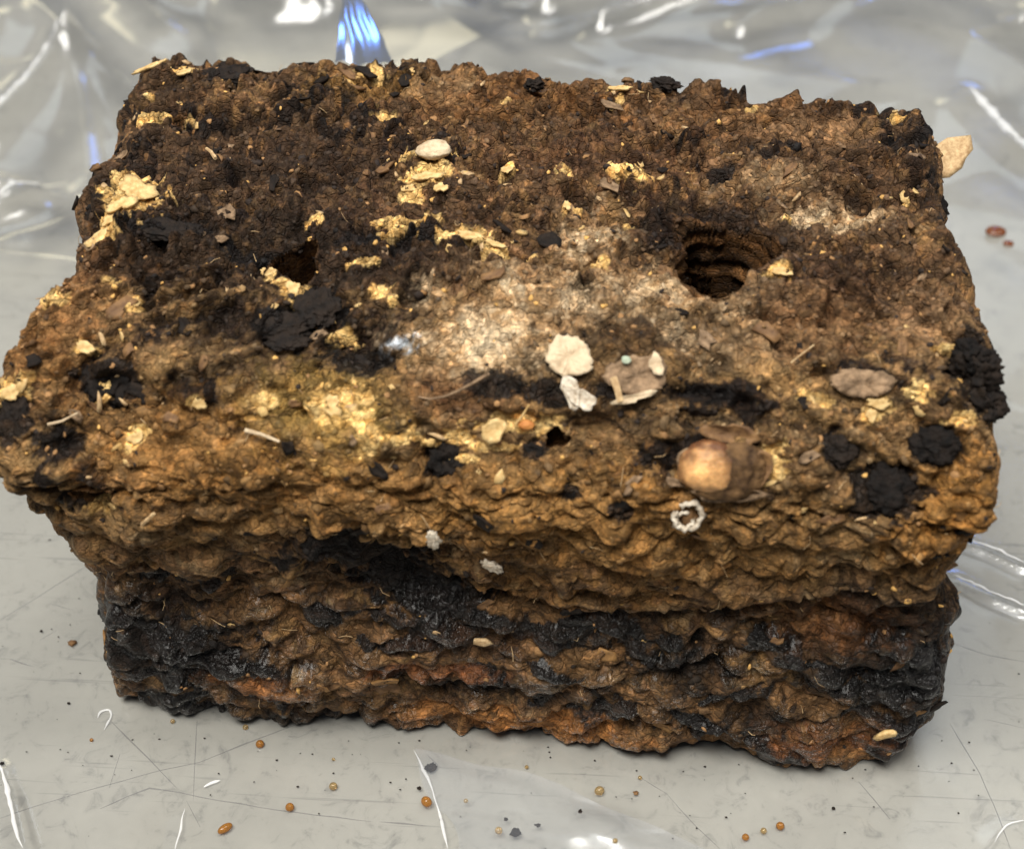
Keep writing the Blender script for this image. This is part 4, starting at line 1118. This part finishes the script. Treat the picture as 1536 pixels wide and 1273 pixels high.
# ------------------------------------------------------------------ drops and specks on the sheet
m, nt, b = mat('amber_liquid')
b.inputs['Base Color'].default_value = (.42, .19, .045, 1); b.inputs['Roughness'].default_value = .04
b.inputs['Transmission Weight'].default_value = .55; b.inputs['IOR'].default_value = 1.36
M['amber'] = m
m, nt, b = mat('pale_liquid')
b.inputs['Base Color'].default_value = (.55, .40, .20, 1); b.inputs['Roughness'].default_value = .04
b.inputs['Transmission Weight'].default_value = .75; b.inputs['IOR'].default_value = 1.36
M['pale'] = m
def dropmesh(mt):
    bm = bmesh.new(); bmesh.ops.create_uvsphere(bm, u_segments=24, v_segments=14, radius=.01)
    for q in bm.verts:
        if q.co.z < -.004: q.co.z = -.004 - (-.004 - q.co.z) * .2
    me = bpy.data.meshes.new('liquid_drop'); bm.to_mesh(me); bm.free(); me.materials.append(mt)
    me.polygons.foreach_set('use_smooth', np.ones(len(me.polygons), dtype=bool)); return me
m, nt, b = mat('brown_liquid')
b.inputs['Base Color'].default_value = (.13, .04, .012, 1); b.inputs['Roughness'].default_value = .05
M['brownl'] = m
dm = {'brownl': dropmesh(M['brownl']), 'amber': dropmesh(M['amber']), 'pale': dropmesh(M['pale'])}
def film_z(x, y):
    a = int(round((x + 34) / 66 * 559)); b_ = int(round((y + 9) / 71 * 599))
    return float(Hf[min(max(a, 0), 559), min(max(b_, 0), 599)])
def drop(u, v, r, kind, label, asp=1.0, spin=0.0, grp='amber liquid drops on the plastic sheet'):
    p = at_z(u, v, 0.05); zf = film_z(p.x, p.y)
    o = bpy.data.objects.new('liquid_drop', dm[kind]); C.objects.link(o)
    o.location = Vector((p.x, p.y, zf + .38 * r)) * CM; o.scale = (r * asp, r, r * (.45 if kind == 'brownl' else 1)); o.rotation_euler.z = spin
    tag(o, label, 'drop', grp)
drop(390, 1116, .105, 'amber', 'amber drop close under the front edge of the block, above the long scratch')
drop(435, 1212, .105, 'amber', 'dark amber round drop sitting on the end of a long scratch')
drop(338, 1244, .10, 'amber', 'elongated amber drop, the largest near the bottom left', 1.9, .75)
drop(500, 1180, .10, 'pale', 'pale amber drop between two amber drops below the block')
drop(640, 1206, .12, 'amber', 'teardrop shaped amber drop beside the white crease of the sheet', 1.2, -.8)
drop(368, 1090, .07, 'pale', 'small pale yellow drop directly at the shadow of the block')
drop(259, 1081, .06, 'pale', 'faint pale yellow drop near the lower left corner of the block')
drop(137, 1109, .045, 'amber', 'tiny brown drop left of the white curl, farthest left of the drops')
drop(899, 1188, .11, 'pale', 'pale amber drop in front of the middle right of the block', 1.1, .4)
drop(699, 1207, .055, 'pale', 'tiny pale drop right of the teardrop shaped drop')
drop(748, 1252, .09, 'pale', 'pale yellow drop at the bottom edge beside a black crumb')
drop(790, 1150, .05, 'pale', 'tiny pale drop just below the block shadow, left one of two')
drop(960, 1166, .05, 'pale', 'tiny brownish drop just below the block shadow, right one of two')
drop(1118, 1257, .085, 'amber', 'amber drop, left one of the row of three at the bottom right')
drop(1145, 1247, .075, 'pale', 'pale drop in the middle of the row of three at the bottom right')
drop(1170, 1240, .10, 'amber', 'amber drop, right one of the row of three at the bottom right')
drop(1478, 411, .30, 'brownl', 'flat dark brown drop right of the block by the plastic fold', 1.2, .2)
drop(1497, 426, .17, 'brownl', 'smaller brown drop touching the flat dark brown one', 1.1, .2)
drop(500, 1138, .04, 'pale', 'tiny pale drop above the pale amber drop')
drop(922, 1271, .06, 'pale', 'pale drop cut by the bottom edge inside the bright reflection')
def speck(u, v, r, m_, label, seed, asp=1.0, spin=0.0):
    p = at_z(u, v, 0.05); zf = film_z(p.x, p.y)
    me = lump('bark_crumb', r * asp, r, r * .5, M[m_], seed, 3, .6, 1.8)
    o = bpy.data.objects.new('bark_crumb', me); C.objects.link(o)
    o.location = Vector((p.x, p.y, zf + r * .35)) * CM; o.rotation_euler.z = spin
    tag(o, label, 'crumb', 'crumbs lying on the plastic sheet')
speck(773, 1254, .10, 'black', 'black crumb beside the pale yellow drop at the bottom edge', 1, 1.2)
speck(647, 1153, .10, 'dark', 'oblong dark splinter crumb just below the front edge of the block', 2, 1.4, .5)
speck(108, 965, .09, 'brown', 'reddish brown crumb left of the lower left side of the block', 3, 1.1)
speck(807, 1243, .05, 'dark', 'small dark crumb right of the black crumb at the bottom', 4)
speck(759, 1234, .045, 'black', 'tiny black crumb above the larger black crumb', 5)
speck(662, 1234, .035, 'black', 'tiny black crumb below the teardrop shaped drop', 6)
speck(629, 1184, .045, 'dark', 'small dark crumb above the teardrop shaped drop', 7)
speck(870, 1225, .05, 'dark', 'small greyish crumb above the bright reflection', 8)
speck(954, 1190, .055, 'brown', 'small brown crumb right of the pale drop below the block', 9)
speck(826, 78, .12, 'dark', 'dark crumb on the plastic behind the back edge of the block', 10)
speck(1250, 1212, .04, 'dark', 'tiny dark crumb in front of the lower right corner of the block', 11)
speck(4, 1147, .05, 'black', 'black crumb at the left edge at the top of the white crease', 12)
speck(62, 947, .035, 'dark', 'tiny dark speck up left of the reddish brown crumb', 13)
speck(103, 1054, .035, 'dark', 'tiny dark speck left of the white curl', 14)
def debris(n, seed):
    rg_ = random.Random(seed); V = []; F = []
    for k in range(n):
        side_ = rg_.random()
        d_ = abs(rg_.gauss(0, 1.3)) + .1
        if side_ < .6: x, y = rg_.uniform(-11, 12), -.2 - d_
        elif side_ < .8: x, y = -10.6 - d_, rg_.uniform(-1, 9)
        else: x, y = 10.6 + d_, rg_.uniform(-1, 9)
        if rg_.random() < .3: x += rg_.gauss(0, 3); y -= abs(rg_.gauss(0, 1.5))
        r_ = rg_.uniform(.008, .03); z_ = film_z(x, y); b_ = len(V)
        for i_ in range(5):
            a_ = i_ * 1.2566 + rg_.uniform(-.4, .4); V.append((x + r_ * math.cos(a_) * rg_.uniform(.6, 1.8), y + r_ * math.sin(a_), z_ + .003))
        V.append((x, y, z_ + r_ * .8))
        for i_ in range(5): F.append((b_ + i_, b_ + (i_ + 1) % 5, b_ + 5))
    return pydata('fine_debris', V, F)
o = link('fine_debris', debris(130, 8), M['dark'], None, smooth=False); tag(o, 'fine dark grit scattered on the plastic around the foot of the block', 'grit', None, 'stuff')
print('done', round(time.time() - T0, 1))
